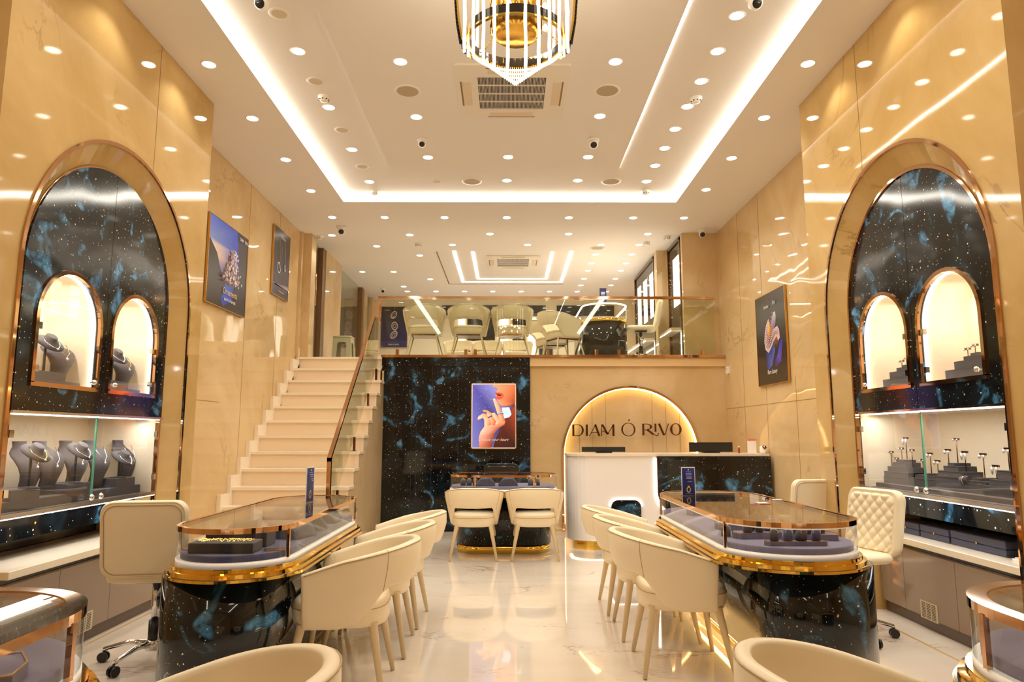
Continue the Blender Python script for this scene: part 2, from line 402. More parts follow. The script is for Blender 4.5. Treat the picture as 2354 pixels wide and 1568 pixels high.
# back wall below the mezzanine: marble with an arched recess, star-print cladding at left
def aw(cx, r, z0, zs, n=40): return archpoly(cx, r, z0, zs, n)
CA, RA, ZA = 1.765, .965, 1.06
o = MB().plate([(.315, 0), (XR, 0), (XR, ZM-.16), (.315, ZM-.16)], [[(CA+RA, .0005)]+arc(CA, ZA, RA, 0, pi, 40)+[(CA-RA, .0005)]], YB, YB+.06)
struct(o.build('wall_back', 'wall'))
o = MB().box(.315, XR, YB+.10, YB+.16, 0, ZM-.16)
struct(o.build('wall_back.001', 'wall'))
o = MB()
for x in (1.03, 1.22, 1.42, 2.10, 2.30, 2.50): o.box(x, x+.004, YB+.097, YB+.101, 0, ZA+sqrt(max(RA**2-(x-CA)**2, 0)))
struct(o.build('trim_3', 'joint'))
o = MB().box(.315, XR, YB-.035, YB+.2, ZM-.16, ZM-.035); struct(o.build('trim_4', quick('fascia stone', '#e2c08c', .1)))
o = MB().box(-1.83, .315, YB-.02, YB+.2, 0, ZM-.16); o.box(-1.83, .315, YB-.045, YB+.2, ZM-.155, ZM-.035)
struct(o.build('wall_back_cladding', 'galaxy'))
o = MB()
for x in (-1.39, -1.32, -1.10, -.72, -.1): o.box(x, x+.003, YB-.0215, YB-.02, 0, ZM-.16)
o.box(.312, .32, YB-.03, YB+.01, 0, ZM-.035)
struct(o.build('trim_5', quick('panel joint', '#3a3a3c', .3)))
wallbox('wall_back.002', 'wall', -3.3, -1.83, YB+.32, YB+.4, 0, ZM-.04)
wallbox('wall_right.003', 'wall', 2.63, XR, 10.25, 10.34, ZM, ZC)
wallbox('wall_right.004', 'wall', 2.63, 2.75, 11.2, 11.5, ZM, ZC)
wallbox('wall_right.005', 'wall', 2.9, 3.0, 10.34, YE, ZM, ZC)
# rose gold edge along the mezzanine
o = MB().box(-1.84, XR, YB-.06, YB+.05, ZM-.035, ZM+.004); struct(o.build('trim_6', 'rose'))
# mirror-gold arch trim with warm light behind
pts = archpoly(CA, RA, 0, ZA, 40); nr = archnrm(40)
o = MB().sweep(pts, [(-.001, YB-.03), (.03, YB-.03), (.03, YB+.03), (-.001, YB+.03)], nr); struct(o.build('trim_7', 'rose'))
o = MB().sweep(archpoly(CA, RA-.002, .1, ZA, 40), [(0, YB+.03), (-.012, YB+.03), (-.012, YB+.055), (0, YB+.055)], nr)
tag(o.build('arch_light', mat('arch light strip', (.8, .8, .8), emit=(1, .68, .28), es=7)), 'warm light strip tucked inside the arched wall recess behind the sign', 'light strip')

# ------------------------------------------------------------------ piers with arched niches (local: x along wall, y into wall)
def niche(side, xf, yc, yn, yfar):
    rz = HP if side == 'left' else -HP; s = 1 if side == 'left' else -1
    root = bpy.data.objects.new('wall_%s_pier' % side, None); COL.objects.link(root); root.location = (xf, yc, 0); root.rotation_euler = (0, 0, rz); root['kind'] = 'structure'
    ua, ub = sorted((s*(yn-yc), s*(yfar-yc)))
    ZS, RO, RI, DP = 2.34, 1.025, .87, .11
    op = [(RO, .0005)]+arc(0, ZS, RO, 0, pi, 40)+[(-RO, .0005)]
    o = MB().plate([(ua, 0), (ub, 0), (ub, ZC), (ua, ZC)], [op], 0, .02).build('stone_face', 'pier', root)
    dx = abs(XL-xf) if side == 'left' else abs(XR-xf)
    o = MB().box(ua, ua+.05, .02, dx, 0, ZC).box(ub-.05, ub, .02, dx, 0, ZC).build('end_panel', 'pier', root)
    # splayed reveal
    A = archpoly(0, RO, 0, ZS, 40); B = archpoly(0, RI, 0, ZS, 40)
    o = MB().loft([[(x, 0, z) for x, z in A], [(x, DP, z) for x, z in B], [(x, .75, z) for x, z in archpoly(0, RI+.0, 0, ZS, 40)]], closed=False, caps=False, smooth=False)
    o = o.build('splayed_reveal', 'pier', root)
    o = MB().sweep(A, [(-.004, -.012), (.022, -.012), (.022, .012), (-.004, .012)], archnrm(40)).build('outer_trim', 'rose', root)
    o = MB().sweep(B, [(-.016, DP-.012), (.006, DP-.012), (.006, DP+.02), (-.016, DP+.02)], archnrm(40)).build('inner_trim', 'rose', root)
    o = MB().box(-RI, RI, .70, .75, 0, 1.6).build('niche_back', 'cream', root)
    o = MB().box(s*.30-.002, s*.30+.002, -.002, .001, ZS+RO*.96, ZC).build('joint_line', 'joint', root)
    return root
niche('left', -2.73, 4.845, 3.56, 6.12)
niche('right', 2.71, 4.79, 3.53, 6.12)

# ------------------------------------------------------------------ arched wall showcases
def bust(name='necklace_bust', h=.29):
    """upright curved necklace bust, faces -y"""
    r = []
    prof = [(0, .05, .046, .040), (.03, .050, .043, .038), (.10, .045, .045, .036), (.16, .03, .075, .034), (.22, .0, .112, .03), (.28, -.02, .118, .03), (.36, -.045, .112, .03),
            (.48, -.062, .095, .03), (.60, -.062, .078, .03), (.72, -.05, .066, .03), (.84, -.035, .06, .032), (1.0, -.025, .062, .036)]
    for t, y, a, b in prof:
        z = h*(1-t); r.append([(a*cos(k*pi/10), y+.02+b*sin(k*pi/10)*(1 if sin(k*pi/10) > 0 else .8), z+(.012*(1-abs(cos(k*pi/10))) if False else 0)) for k in range(20)])
    return MB().loft(r)
def vchain(pts, r=.0022): return MB().tube(pts, r, 5)
def make_bust(style, loc, rz, label, cat='jewellery bust', group=None, chain='silver', h=.29):
    t = thing('necklace_bust', label, cat, loc, rz, group)
    if style == 'up':
        bust(h=h).build('bust_body', 'suede', t)
        pts = [(-.045, -.012, h*.88), (-.04, -.04, h*.78), (-.025, -.075, h*.66), (0, -.083, h*.56), (.025, -.075, h*.66), (.04, -.04, h*.78), (.045, -.012, h*.88)]
        n = vchain(pts).build('necklace', chain, t)
        MB().lathe([(0, -.014), (.008, -.006), (.009, 0), (0, .014)], 8, (0, -.088, h*.53)).build('pendant', 'gem', n)
    else:
        # dished collar on a post, tipped towards the front
        rg = []
        for q, (a, b, z) in enumerate([(.024, .024, .045), (.034, .034, .042), (.038, .038, .022), (.065, .055, .010), (.088, .085, 0), (.084, .08, -.010), (.046, .046, -.014)]):
            rg.append([(a*cos(k*pi/12), b*sin(k*pi/12)*(1.35 if sin(k*pi/12) < 0 else .8), z-(.03*(k*0+1) if False else 0)) for k in range(24)])
        o = MB().loft(rg).build('collar_dish', 'suede', t, loc=(0, -.02, h*.82), rot=(radians(38), 0, 0))
        n = MB().tube([(-.042, .016, .020), (-.05, -.04, .013), (-.026, -.08, .009), (0, -.098, .007), (.026, -.08, .009), (.05, -.04, .013), (.042, .016, .020)], .0022, 5).build('necklace', chain, o)
        MB().lathe([(0, -.01), (.009, 0), (0, .01)], 8, (0, -.104, .009)).build('pendant', 'gem', n)
        MB().tube([(0, 0, .008), (0, 0, h*.82)], .008, 8).build('post', 'sueded', t)
        MB().lathe([(.055, 0), (.055, .006), (.01, .012)], 20).build('foot', 'sueded', t)
    return t
def tstand(loc, h, label, gem=0, group=None, rz=0):
    t = thing('earring_stand', label, 'earring stand', loc, rz, group)
    MB().tube([(0, 0, 0), (0, 0, h)], .0035, 6).build('rod', 'bronze', t)
    MB().box(-.028, .028, -.006, .006, h-.006, h+.008).build('crossbar', 'bronze', t)
    e = MB()
    for sx in (-.02, .02):
        if gem == 1: e.lathe([(0, -.018), (.009, -.010), (.008, .005), (0, .009)], 7, (sx, -.012, h-.01))
        elif gem == 2: e.lathe([(0, -.045), (.008, -.028), (.010, -.012), (.005, .004), (0, .008)], 7, (sx, -.012, h-.01))
        else: e.lathe([(0, -.012), (.007, -.004), (0, .006)], 6, (sx, -.010, h))
    e.build('earrings', 'gem', t)
    return t
def steps(name, label, loc, rz, profile, depth, group=None, m='suede'):
    """stepped riser: profile = list of (x0,x1,h)"""
    o = MB()
    for i, (a, b, h) in enumerate(profile):
        dd = depth-(.012*i)
        o.box(a, b, -dd/2, dd/2, 0, h)
        o.box(a, b, -dd/2-.001, -dd/2, h-.004, h)
    ob = o.build(name, m, None, loc=loc, rot=(0, 0, rz), bevel=.002); tag(ob, label, 'display riser', group); return ob

def showcase(side, xp, yc, zb, wins, zw0, zw1, shelfz, bandz0):
    rz = HP if side == 'left' else -HP; s = 1 if side == 'left' else -1
    L = lambda y: s*(y-yc)
    lab = 'arched star-print wall showcase with two lit windows in the %s pier' % side
    t = thing('wall_showcase', lab, 'display cabinet', (xp, yc, 0), rz)
    RI, ZS = .865, 2.34
    # split the arch into two leaf panels at the seam
    wl = sorted([(L(a), L(b)) if L(a) < L(b) else (L(b), L(a)) for a, b in wins])
    full = archpoly(0, RI, zb, ZS, 48)
    for i, (ua, ub) in enumerate(wl):
        half = [p for p in full if (p[0] < -1e-6 if i == 0 else p[0] > 1e-6)]
        sm = -.002 if i == 0 else .002
        if i == 0: half = [(sm, zb), (sm, ZS+RI)]+half
        else: half = [(sm, ZS+RI), (sm, zb)]+half
        r = (ub-ua)/2; c = (ua+ub)/2; hz = zw1-r
        hole = archpoly(c, r-.012, zw0+.012, hz, 24)
        MB().plate(half, [hole], 0, .025).build('star_panel', 'galaxyw', t)
        ap = archpoly(c, r-.014, zw0+.014, hz, 24)
        fr = MB().sweep(ap, [(-.006, -.012), (.022, -.012), (.022, .008), (-.006, .008)], archnrm(24))
        fr.box(c-r-.008, c+r+.008, -.012, .008, zw0-.008, zw0+.02)
        fr = fr.build('window_frame', 'rose', t)
        # lining: vault, floor and back
        D1 = .34
        ln = MB().loft([[(x, .026, z) for x, z in ap], [(x, D1, z) for x, z in ap]], closed=True, caps=False, smooth=False)
        ln.add([(x, D1, z) for x, z in ap], [list(range(len(ap)))])
        ln.build('window_lining', 'cream', t)
        st = MB().sweep(archpoly(c, r-.016, zw0+.03, hz, 24), [(0, .030), (-.008, .030), (-.008, .045), (0, .045)], archnrm(24))
        st.build('light_strip', 'leds', t)
        MB().lathe([(0, 0), (.032, 0), (.032, .006), (0, .006)], 20, (c, .18, zw1-.03)).build('lamp', 'lens', t)
        area('showcase_lamp', (c, .17, zw1-.045), .06, .06, 2.6, t)
        gd = MB().prismy(archpoly(c, r-.03, zw0+.022, hz, 24), .010, .014).build('glass_door', 'glass', t)
        hs = 1 if (i == 0) else 1
        hx = c+(-(r-.045) if ((i == 0) == (s == 1)) else (r-.045))
        for z in (zw0+.10, zw0+.36): MB().box(hx-.02, hx+.02, -.002, .022, z-.02, z+.02).build('hinge', 'chrome', gd)
        kx = c+(r-.06 if hx < c else -(r-.06))
        MB().lathe([(.006, 0), (.006, .015), (.016, .02), (.018, .032), (.010, .042), (0, .043)], 14).build('knob', 'chrome', gd, loc=(kx, .008, zw0+.055), rot=(HP, 0, 0))
    MB().box(-RI, RI, -.014, .03, zb-.012, zb+.004).build('bottom_rail', 'rose' if side == 'right' else 'steel', t)
    # lower showcase
    MB().box(-RI, RI, .03, .62, zb-.01, zb).build('soffit', 'cream', t)
    MB().box(-RI+.02, RI-.02, .06, .075, zb-.018, zb-.01).build('light_strip', 'leds', t)
    area('showcase_lamp', (0, .12, zb-.03), 1.6, .1, 5.0, t)
    MB().box(-RI, RI, .03, .62, shelfz-.02, shelfz).build('shelf', 'suede', t)
    MB().box(-RI, RI, .010, .03, shelfz-.022, shelfz+.004).build('shelf_lip', 'steel', t)
    MB().box(-RI+.02, RI-.02, .012, .026, shelfz-.028, shelfz-.0225).build('lip_light', 'leds', t)
    area('lip_lamp', (0, .10, shelfz-.035), 1.6, .05, 2.2, t)
    MB().box(-RI, RI, .17, .19, bandz0, shelfz-.02).build('star_band', 'galaxy', t)
    MB().box(-RI, RI, .46, .48, .6, shelfz-.02).build('back_board', 'dark', t)
    o = MB().box(-RI-.0, -RI+.008, .03, .61, shelfz, zb).box(RI-.008, RI, .03, .61, shelfz, zb)
    o.build('side_lining', 'cream', t)
    MB().box(-RI, RI, .585, .60, shelfz, zb).build('back_lining', 'cream', t)
    for i in (0, 1):
        a, b = ((-RI+.012, -.004), (.004, RI-.012))[i]
        gd = MB().box(a, b, .012, .018, shelfz+.006, zb-.02).build('glass_door', 'glass', t)
        ed = b if i == 0 else a
        MB().box(ed-.002, ed+.002, .010, .020, shelfz+.006, zb-.02).build('glass_edge', 'edge', gd)
        hx = a+.02 if i == 0 else b-.02
        for z in (shelfz+.12, zb-.13): MB().box(hx-.018, hx+.018, .004, .026, z-.022, z+.022).build('hinge', 'chrome', gd)
        kx = (b-.05) if i == 0 else (a+.05)
        MB().lathe([(.007, 0), (.007, .015), (.020, .022), (.022, .034), (.012, .046), (0, .047)], 14).build('knob', 'chrome', gd, loc=(kx, .01, shelfz+.035), rot=(HP, 0, 0))
    return t, wl
SL, wlL = showcase('left', -2.82, 4.845, 1.487, [(4.115, 4.78), (4.91, 5.555)], 1.647, 2.395, .90, .715)
SR, wlR = showcase('right', 2.82, 4.79, 1.526, [(4.07, 4.725), (4.845, 5.51)], 1.685, 2.413, .945, .765)

# busts in the upper windows, left
for yA, nm in ((4.58, 'larger nearer'), (5.35, 'farther narrower')):
    b = MB().box(-.42, .15, -.10, .10, 0, .035).box(-.42, -.02, -.10, .08, .035, .085)
    o = b.build('display_riser', 'suede', None, loc=(-3.0, yA, 1.662), rot=(0, 0, HP), bevel=.002)
    tag(o, 'low grey stepped riser on the floor of the %s left window' % nm, 'display riser')
    make_bust('up', (-3.02, yA+.07, 1.698), HP-.3, 'upright grey bust with a gold and silver chain in the %s left window' % nm, chain='yellow')
    make_bust('tip', (-2.99, yA-.10, 1.747), HP-.3, 'tipped grey collar dish on a post in the %s left window' % nm, h=.25)
# lower left showcase: long riser, plinths, eight busts
o = MB().box(-.86, .82, -.05, .30, 0, .06).build('display_riser', 'suede', None, loc=(-2.98, 4.845, .90), rot=(0, 0, HP), bevel=.002)
tag(o, 'long low grey riser under the busts of the lower left showcase', 'display riser')
for yA, nm in ((4.33, 'nearest the camera'), (4.86, 'in the middle'), (5.45, 'at the far end')):
    o = MB().box(-.13, .13, -.09, .10, 0, .065).build('display_riser', 'suede', None, loc=(-3.02, yA, .96), rot=(0, 0, HP), bevel=.002)
    tag(o, 'raised grey block on the lower left shelf, %s' % nm, 'display riser')
BL = [(4.38, 'tip', 1.025, -2.95), (4.58, 'up', .96, -3.11), (4.70, 'up', .96, -3.06), (4.85, 'tip', 1.025, -2.96), (5.04, 'up', .96, -3.1), (5.25, 'up', .96, -3.06), (5.43, 'tip', 1.025, -2.98), (5.66, 'up', .96, -3.07)]
for i, (y, st, z, x) in enumerate(BL):
    make_bust(st, (x, y, z), HP-.22, ('tipped collar dish on a post' if st == 'tip' else 'upright curved grey bust')+' in the lower left showcase, %s of eight' % ORD[i], group='busts in the lower left showcase', chain='yellow' if i in (0, 1) else 'silver', h=(.28 if st == 'tip' else .35) if i != 6 else .2)

# stepped blocks and earring stands, right
for yA, nm in ((4.40, 'larger nearer'), (5.18, 'farther narrower')):
    steps('display_riser', 'grey stepped block on the floor of the %s right window' % nm, (3.0, yA, 1.70), -HP, [(-.22, .27, .075), (-.13, .24, .125), (-.04, .14, .150), (.02, .09, .165)], .16)
    for k, (dx, h) in enumerate(((-.05, .10), (.055, .15), (.17, .13), (-.17, .14))):
        z = {0: .125, 1: .165, 2: .125, 3: .075}[k]
        tstand((3.0+(.02 if k != 3 else .05), yA-dx, 1.70+z), h, '%s of four earring stands in the %s right window from far side' % (ORD[[1, 2, 3, 0][k]], nm), 0, 'earring stands in the right windows', -HP)
o = MB().box(-.86, .86, -.06, .30, 0, .03).build('display_riser', 'suede', None, loc=(3.0, 4.79, .945), rot=(0, 0, -HP), bevel=.002)
tag(o, 'long thin grey base under the stepped blocks of the lower right showcase', 'display riser')
RB = [(5.50, [(-.24, .22, .05), (-.20, .19, .09), (-.10, .19, .13), (-.03, .15, .165), (.02, .10, .185)], 'at the far end', 'suede'), (5.12, [(-.16, .18, .06), (-.10, .14, .085), (.0, .06, .10)], 'second from the far end', 'sueded'),
      (4.82, [(-.15, .17, .09), (-.12, .15, .13), (-.06, .10, .165), (-.02, .05, .185)], 'in the middle', 'sueded'), (4.55, [(-.13, .14, .06), (-.10, .10, .08), (-.03, .04, .10)], 'second from the near end', 'sueded'), (4.28, [(-.13, .14, .10), (-.06, .12, .16)], 'at the near end', 'sueded')]
for y, pr, nm, mm in RB: steps('display_riser', 'grey stepped block on the lower right shelf, %s' % nm, (3.08, y, .975), -HP, pr, .15, 'stepped blocks on the lower right shelf', mm)
TS = [(5.72, .065, .12, 0), (5.63, .09, .15, 0), (5.56, .09, .10, 0), (5.48, .13, .14, 0), (5.41, .19, .16, 2), (5.34, .13, .13, 0), (5.21, .06, .13, 0), (5.11, .10, .14, 1), (5.03, .06, .13, 1), (4.90, .13, .14, 1), (4.80, .185, .16, 0), (4.72, .13, .13, 2), (4.54, .10, .15, 1), (4.43, .06, .12, 2), (4.31, .16, .13, 1)]
for i, (y, zz, h, gm) in enumerate(TS):
    tstand((3.07, y, .975+zz), h, 'earring stand on the lower right shelf, %s of fifteen from the far end' % ORD[i], gm, 'earring stands on the lower right shelf', -HP)
o = thing('bracelet_rest', 'small dark padded holder with a silver bracelet on the middle right block', 'jewellery holder', (3.02, 4.66, 1.035), -HP)
MB().tube([(-.035, 0, .02), (.035, 0, .02)], .024, 12).build('pad', 'sueded', o); MB().tube([(0, .026*cos(k*pi/8), .02+.026*sin(k*pi/8)) for k in range(16)], .003, 5, True).build('bracelet', 'silver', o)

# ------------------------------------------------------------------ base cabinets and worktops
def basecab(side, xf, yc, wz):
    rz = HP if side == 'left' else -HP; s = 1 if side == 'left' else -1; t0 = wz-.045
    t = thing('base_cabinet', 'taupe gloss base cabinet with plain doors and a vent grille on the %s side' % side, 'cabinet', (xf, yc, 0), rz)
    Wd = .95
    Wd = .858
    MB().box(-Wd, Wd, .02, .36, .085, t0-.03).build('body', 'brown', t)
    MB().box(-Wd, Wd, .03, .34, 0, .08).build('kick_board', 'kick', t)
    MB().box(-Wd, Wd, .03, .34, t0-.03, t0).build('top_channel', 'dark', t)
    seams = (-.858, -.32*s if s > 0 else -.52, .2*s if s > 0 else .08, .858)
    seams = (-.858, -.37, .2, .858) if s > 0 else (-.858, -.53, .08, .858)
    for i in range(3):
        d = MB().box(seams[i]+.002, seams[i+1]-.002, 0, .019, .085, t0-.035).build('door', 'brown', t)
        if i == 1:
            gx = {1: -.09, -1: -.24}[s]; gz = .135
            q = MB().box(gx-.10, gx+.10, -.004, 0, gz-.06, gz+.06).build('vent_grille', quick('grille cream', '#c9b896', .4), d)
            h = MB()
            for a in range(3):
                for b in range(10): h.box(gx-.082+a*.058, gx-.082+a*.058+.046, -.0046, -.0039, gz-.05+b*.0105, gz-.045+b*.0105)
            h.build('vent_slots', 'black', q)
    w_ = MB().box(-Wd, Wd, -.02, .36 if side == 'right' else .50, t0, wz).build('worktop', 'stone', None, loc=(xf, yc, 0), rot=(0, 0, rz), bevel=.004)
    tag(w_, 'cream stone worktop running along the %s cabinets' % side, 'worktop')
basecab('left', -2.77, 4.845, .60)
basecab('right', 2.93, 4.79, .60)
# presentation cases on the right worktop
def jbox(loc, rz, w_, d, h, label):
    t = thing('presentation_case', label, 'jewellery box', loc, rz, 'navy presentation cases')
    MB().box(-w_/2, w_/2, -d/2, d/2, 0, h*.46).build('case_base', 'slate', t, bevel=.006)
    MB().box(-w_/2, w_/2, -d/2, d/2, h*.48, h).build('case_lid', 'slate', t, bevel=.006)
    MB().box(-w_/2+.02, w_/2-.02, -d/2+.02, d/2-.02, h, h+.002).build('lid_lit_top', quick('lit lid tone', '#6c6a78', .6), t)  # lit look of the lid top, painted as a paler inset
    MB().lathe([(.010, 0), (.010, .004), (.006, .006)], 12, caps=True).build('clasp', 'brass', t, loc=(0, -d/2-.0005, h*.5), rot=(HP, 0, 0))
zt = .601
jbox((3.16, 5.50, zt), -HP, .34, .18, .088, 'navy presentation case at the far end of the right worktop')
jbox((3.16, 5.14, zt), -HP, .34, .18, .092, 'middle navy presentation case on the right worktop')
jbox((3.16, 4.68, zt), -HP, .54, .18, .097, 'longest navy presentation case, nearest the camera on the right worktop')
o = MB().box(-.10, .10, -.06, .06, 0, .012).box(-.09, .09, -.05, .05, .012, .02).build('shallow_tray', 'plastic', None, loc=(3.10, 4.22, .6005), rot=(0, 0, -HP), bevel=.003)
tag(o, 'flat pale grey tray at the near end of the right worktop', 'tray')

# ------------------------------------------------------------------ glass display counters
def counter(label, loc, rz, r, a, b, rimw=.022, glow=False, deck='lilac', bo=0, br=None, pin=.05, cs=1):
    """bo shifts the body away from the customer side, br is its radius"""
    t = thing('display_counter', label, 'display counter', loc, rz); br = br or r
    sh = lambda pts: [(x+bo, y) for x, y in pts]
    MB().prism(sh(caps_(br-pin, a, b)), 0, .10, True).build('plinth', 'gold', t)
    MB().prism(sh(caps_(br, a, b, 32)), .10, .655, True).build('counter_body', 'galaxyc', t)
    if glow: MB().platez(sh(caps_(br-.012, a, b)), [sh(caps_(br-.026, a, b))], .086, .099).build('floor_light_strip', 'ledw', t)
    MB().prism(caps_(r+.050, a, b, 60), .655, .670, True).build('ledge', 'dark', t)
    MB().platez(caps_(r+.053, a, b, 60), [caps_(r+.048, a, b, 60)], .6545, .6685).build('ledge_edge', 'gold', t)
    MB().loft([[(x, y, z) for x, y in caps_(q, a, b, 60)] for q, z in ((r+.042, .670), (r+.040, .690), (r+.022, .694), (r+.020, .710))], caps=False, smooth=False).build('gold_band', 'gold', t)
    MB().platez(caps_(r+.020, a, b), [caps_(r-.006, a, b)], .710, .713).build('band_top', 'gold', t)
    MB().prism(caps_(r+.002, a, b), .713, .738, True).build('acrylic_band', 'frost', t)
    MB().prism(caps_(r-.02, a, b), .738, .770, True).build('velvet_deck', deck, t)
    g_ = MB()
    g_.prism(caps_(r, a, b, 32), .738, .878, True, cap=False)
    g_.build('side_glass', 'glass', t)
    MB().platez(caps_(r+.004, a, b, 48), [caps_(r-rimw+.004, a, b, 48)], .874, .90).build('top_rim', 'rose', t)
    MB().prism(caps_(r-rimw+.0035, a, b), .890, .897).build('top_glass', 'glass', t)
    if glow: MB().platez(caps_(r+.001, a, b, 48), [caps_(r-.006, a, b, 48)], .867, .874).build('glass_edge', 'frost', t)  # bright line on the glass edge, painted as a faintly glowing white ring
    for sx in (cs,):
        for yy in (a-.1, b+.05): 
            q_ = a-yy if yy < a else yy-b; x_ = sx*sqrt(max(r*r-q_*q_, 0))
            MB().box(x_-.008, x_+.008, yy-.008, yy+.008, .738, .877).build('corner_post', 'rose', t)
    return t
counter('long glass-topped counter with star-print base on the left of the aisle', (-1.40, 0, 0), 0, .30, 3.75, 5.10, deck='indigo', bo=-.08, br=.285)
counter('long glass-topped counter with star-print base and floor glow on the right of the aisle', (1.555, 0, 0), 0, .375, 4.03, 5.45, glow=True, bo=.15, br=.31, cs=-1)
counter('glass counter standing crosswise in front of the star-print back wall', (-.055, 8.33, 0), HP, .36, -.265, .265, deck='lilac', bo=.16, br=.30, pin=.015, cs=-1)
counter('near counter cut by the bottom left corner, flush rose-gold rim', (-1.46, 0, 0), 0, .36, .6, 1.80, rimw=.05, bo=-.06, br=.36)
counter('near counter cut by the bottom right corner, flush rose-gold rim', (1.625, 0, 0), 0, .36, .6, 1.88, rimw=.05, bo=.06, br=.36, cs=-1)

# contents: left counter
rnd = random.Random(4)
def neckbox(loc, rz, label, col, w_=.32, d=.15, h=.05):
    t = thing('necklace_tray', label, 'jewellery tray', loc, rz, 'necklace trays in the left counter')
    MB().box(-w_/2, w_/2, -d/2, d/2, 0, h).build('tray_block', 'sueded', t, bevel=.006)
    o = MB()
    for i in range(230):
        u, v_ = rnd.uniform(-1, 1), rnd.uniform(-1, 1)
        x = u*w_*.42; y = v_*d*.36*(1-.35*abs(u)); s_ = rnd.uniform(.002, .004)
        o.lathe([(0, -s_), (s_, 0), (0, s_)], 4, (x, y, h+s_+.004*(1-v_*v_)), smooth=False)
    o.build('stone_necklace', col, t)
def rack(loc, rz, label, g_=None):
    t = thing('necklace_ramp', label, 'jewellery display', loc, rz, g_)
    rg = [[(x, y, z) for x, z in [(-.11, 0), (-.11, .02), (-.05, .075+.02*q), (.05, .085+.02*q), (.11, .02), (.11, 0)]] for q, y in ((0, -.1), (.6, -.03), (1, .04), (.4, .10))]
    MB().loft(rg).build('padded_ramp', 'slate', t)
    o = MB()
    for i in range(46):
        a = pi*i/45; o.lathe([(0, -.004), (.005, 0), (0, .004)], 5, (.075*cos(a), -.02-.07*sin(a), .095+.0*sin(a)), smooth=False)
    o.tube([(.075*cos(pi*i/12), -.02-.07*sin(pi*i/12), .093) for i in range(13)], .002, 5)
    o.build('stone_necklace', 'gem', t)
neckbox((-1.42, 3.62, .771), 0, 'gold stone necklace on the front tray in the left counter', 'yellow')
neckbox((-1.42, 3.82, .771), 0, 'silver stone necklace on the second, higher tray in the left counter', 'gem', h=.075)
for i, (x, y) in enumerate(((-1.25, 4.12), (-1.52, 4.15), (-1.24, 4.45), (-1.51, 4.48), (-1.25, 4.80), (-1.52, 4.84), (-1.38, 5.12))):
    rack((x, y, .771), .3*(i % 3-1), 'padded ramp with silver necklace in left counter, %s of seven' % ORD[i], 'necklace ramps in the left counter')
o = MB().box(-.05, .05, -.035, .035, 0, .003).build('price_card', 'brass', None, loc=(-1.19, 3.66, .7715), rot=(0, 0, .3)); tag(o, 'flat gold card lying near the front post inside the left counter', 'card')
o = MB().box(-.04, .04, -.03, .03, 0, .003).build('price_card', 'brass', None, loc=(-1.62, 3.68, .7715), rot=(0, 0, -.5)); tag(o, 'flat gold card at the curved left end inside the left counter', 'card')
# contents: right counter, ring holders on trays
def tray(loc, rz, w_, d, label, h=.02, hexa=False):
    t = thing('velvet_tray', label, 'jewellery tray', loc, rz, 'gold-edged velvet trays')
    pl = [(-w_/2, -d/2), (w_/2, -d/2), (w_/2+.02, 0), (w_/2, d/2), (-w_/2, d/2), (-w_/2-.02, 0)]
    pk = [(x*.97, y*.95) for x, y in pl]
    MB().prism(pl, 0, h).build('tray_body', 'lilac', t); MB().platez(pl, [pk], h, h+.003).build('gold_edge', 'brass', t)
def cone(loc, rz, label, big=1, navy=False, group='ring holders in the right counter'):
    t = thing('ring_holder', label, 'ring holder', loc, rz, group)
    rg = []
    for k, (y, z, a) in enumerate(((-.018, .0, .02), (-.02, .03, .020), (-.016, .044, .017), (-.006, .052, .010))):
        rg.append([(a*cos(q*pi/8)*big, (y+.018+a*sin(q*pi/8)*(2.2 if sin(q*pi/8) > 0 and k < 2 else 1))*big, z*big) for q in range(16)])
    MB().loft(rg).build('cone', 'indigo' if navy else 'suede', t)
    MB().tube([(.017*cos(q*pi/8)*big, -.014*big, (.04+.012*sin(q*pi/8))*big) for q in range(16)], .0016, 5, True).build('ring', 'silver', t)
    MB().lathe([(0, -.004), (.006, 0), (.004, .004), (0, .005)], 7, (0, -.016*big, .055*big), smooth=False).build('stone', 'gem', t)
tray((1.53, 3.80, .771), 0, .30, .07, 'front narrow tray with four ring holders in the right counter')
tray((1.42, 4.08, .771), .1, .24, .13, 'tray behind the near corner post in the right counter', .03)
tray((1.70, 4.02, .771), -.1, .26, .14, 'tray by the curved right side in the right counter', .03)
tray((1.48, 4.45, .771), .05, .34, .16, 'tray in the middle of the right counter', .035)
tray((1.60, 4.85, .771), 0, .34, .16, 'tray beyond the middle of the right counter', .035)
tray((1.50, 5.22, .771), 0, .34, .16, 'tray at the far end of the right counter', .035)
CN = [(1.415, 3.80, .796, 0), (1.49, 3.80, .796, 1), (1.565, 3.80, .796, 0), (1.64, 3.80, .796, 1), (1.36, 4.04, .806, 0), (1.43, 4.06, .806, 0), (1.40, 4.12, .806, 0), (1.50, 4.12, .806, 1), (1.62, 4.0, .806, 1), (1.69, 3.98, .806, 0), (1.76, 4.02, .806, 0), (1.66, 4.07, .806, 0), (1.75, 4.09, .806, 0), (1.58, 4.13, .806, 0), (1.26, 4.12, .773, 0), (1.28, 4.20, .773, 0)]
for i, (x, y, z, nv) in enumerate(CN):
    cone((x, y, z), .15*((i*7) % 5-2), ('navy' if nv else 'grey')+' ring holder near the front of the right counter, %s of sixteen' % ORD[i], 1.15, nv)
CF = [(1.38, 4.42), (1.46, 4.46), (1.54, 4.42), (1.61, 4.47), (1.50, 4.83), (1.58, 4.86), (1.66, 4.82), (1.72, 4.86), (1.40, 5.2), (1.48, 5.23), (1.56, 5.2), (1.63, 5.24)]
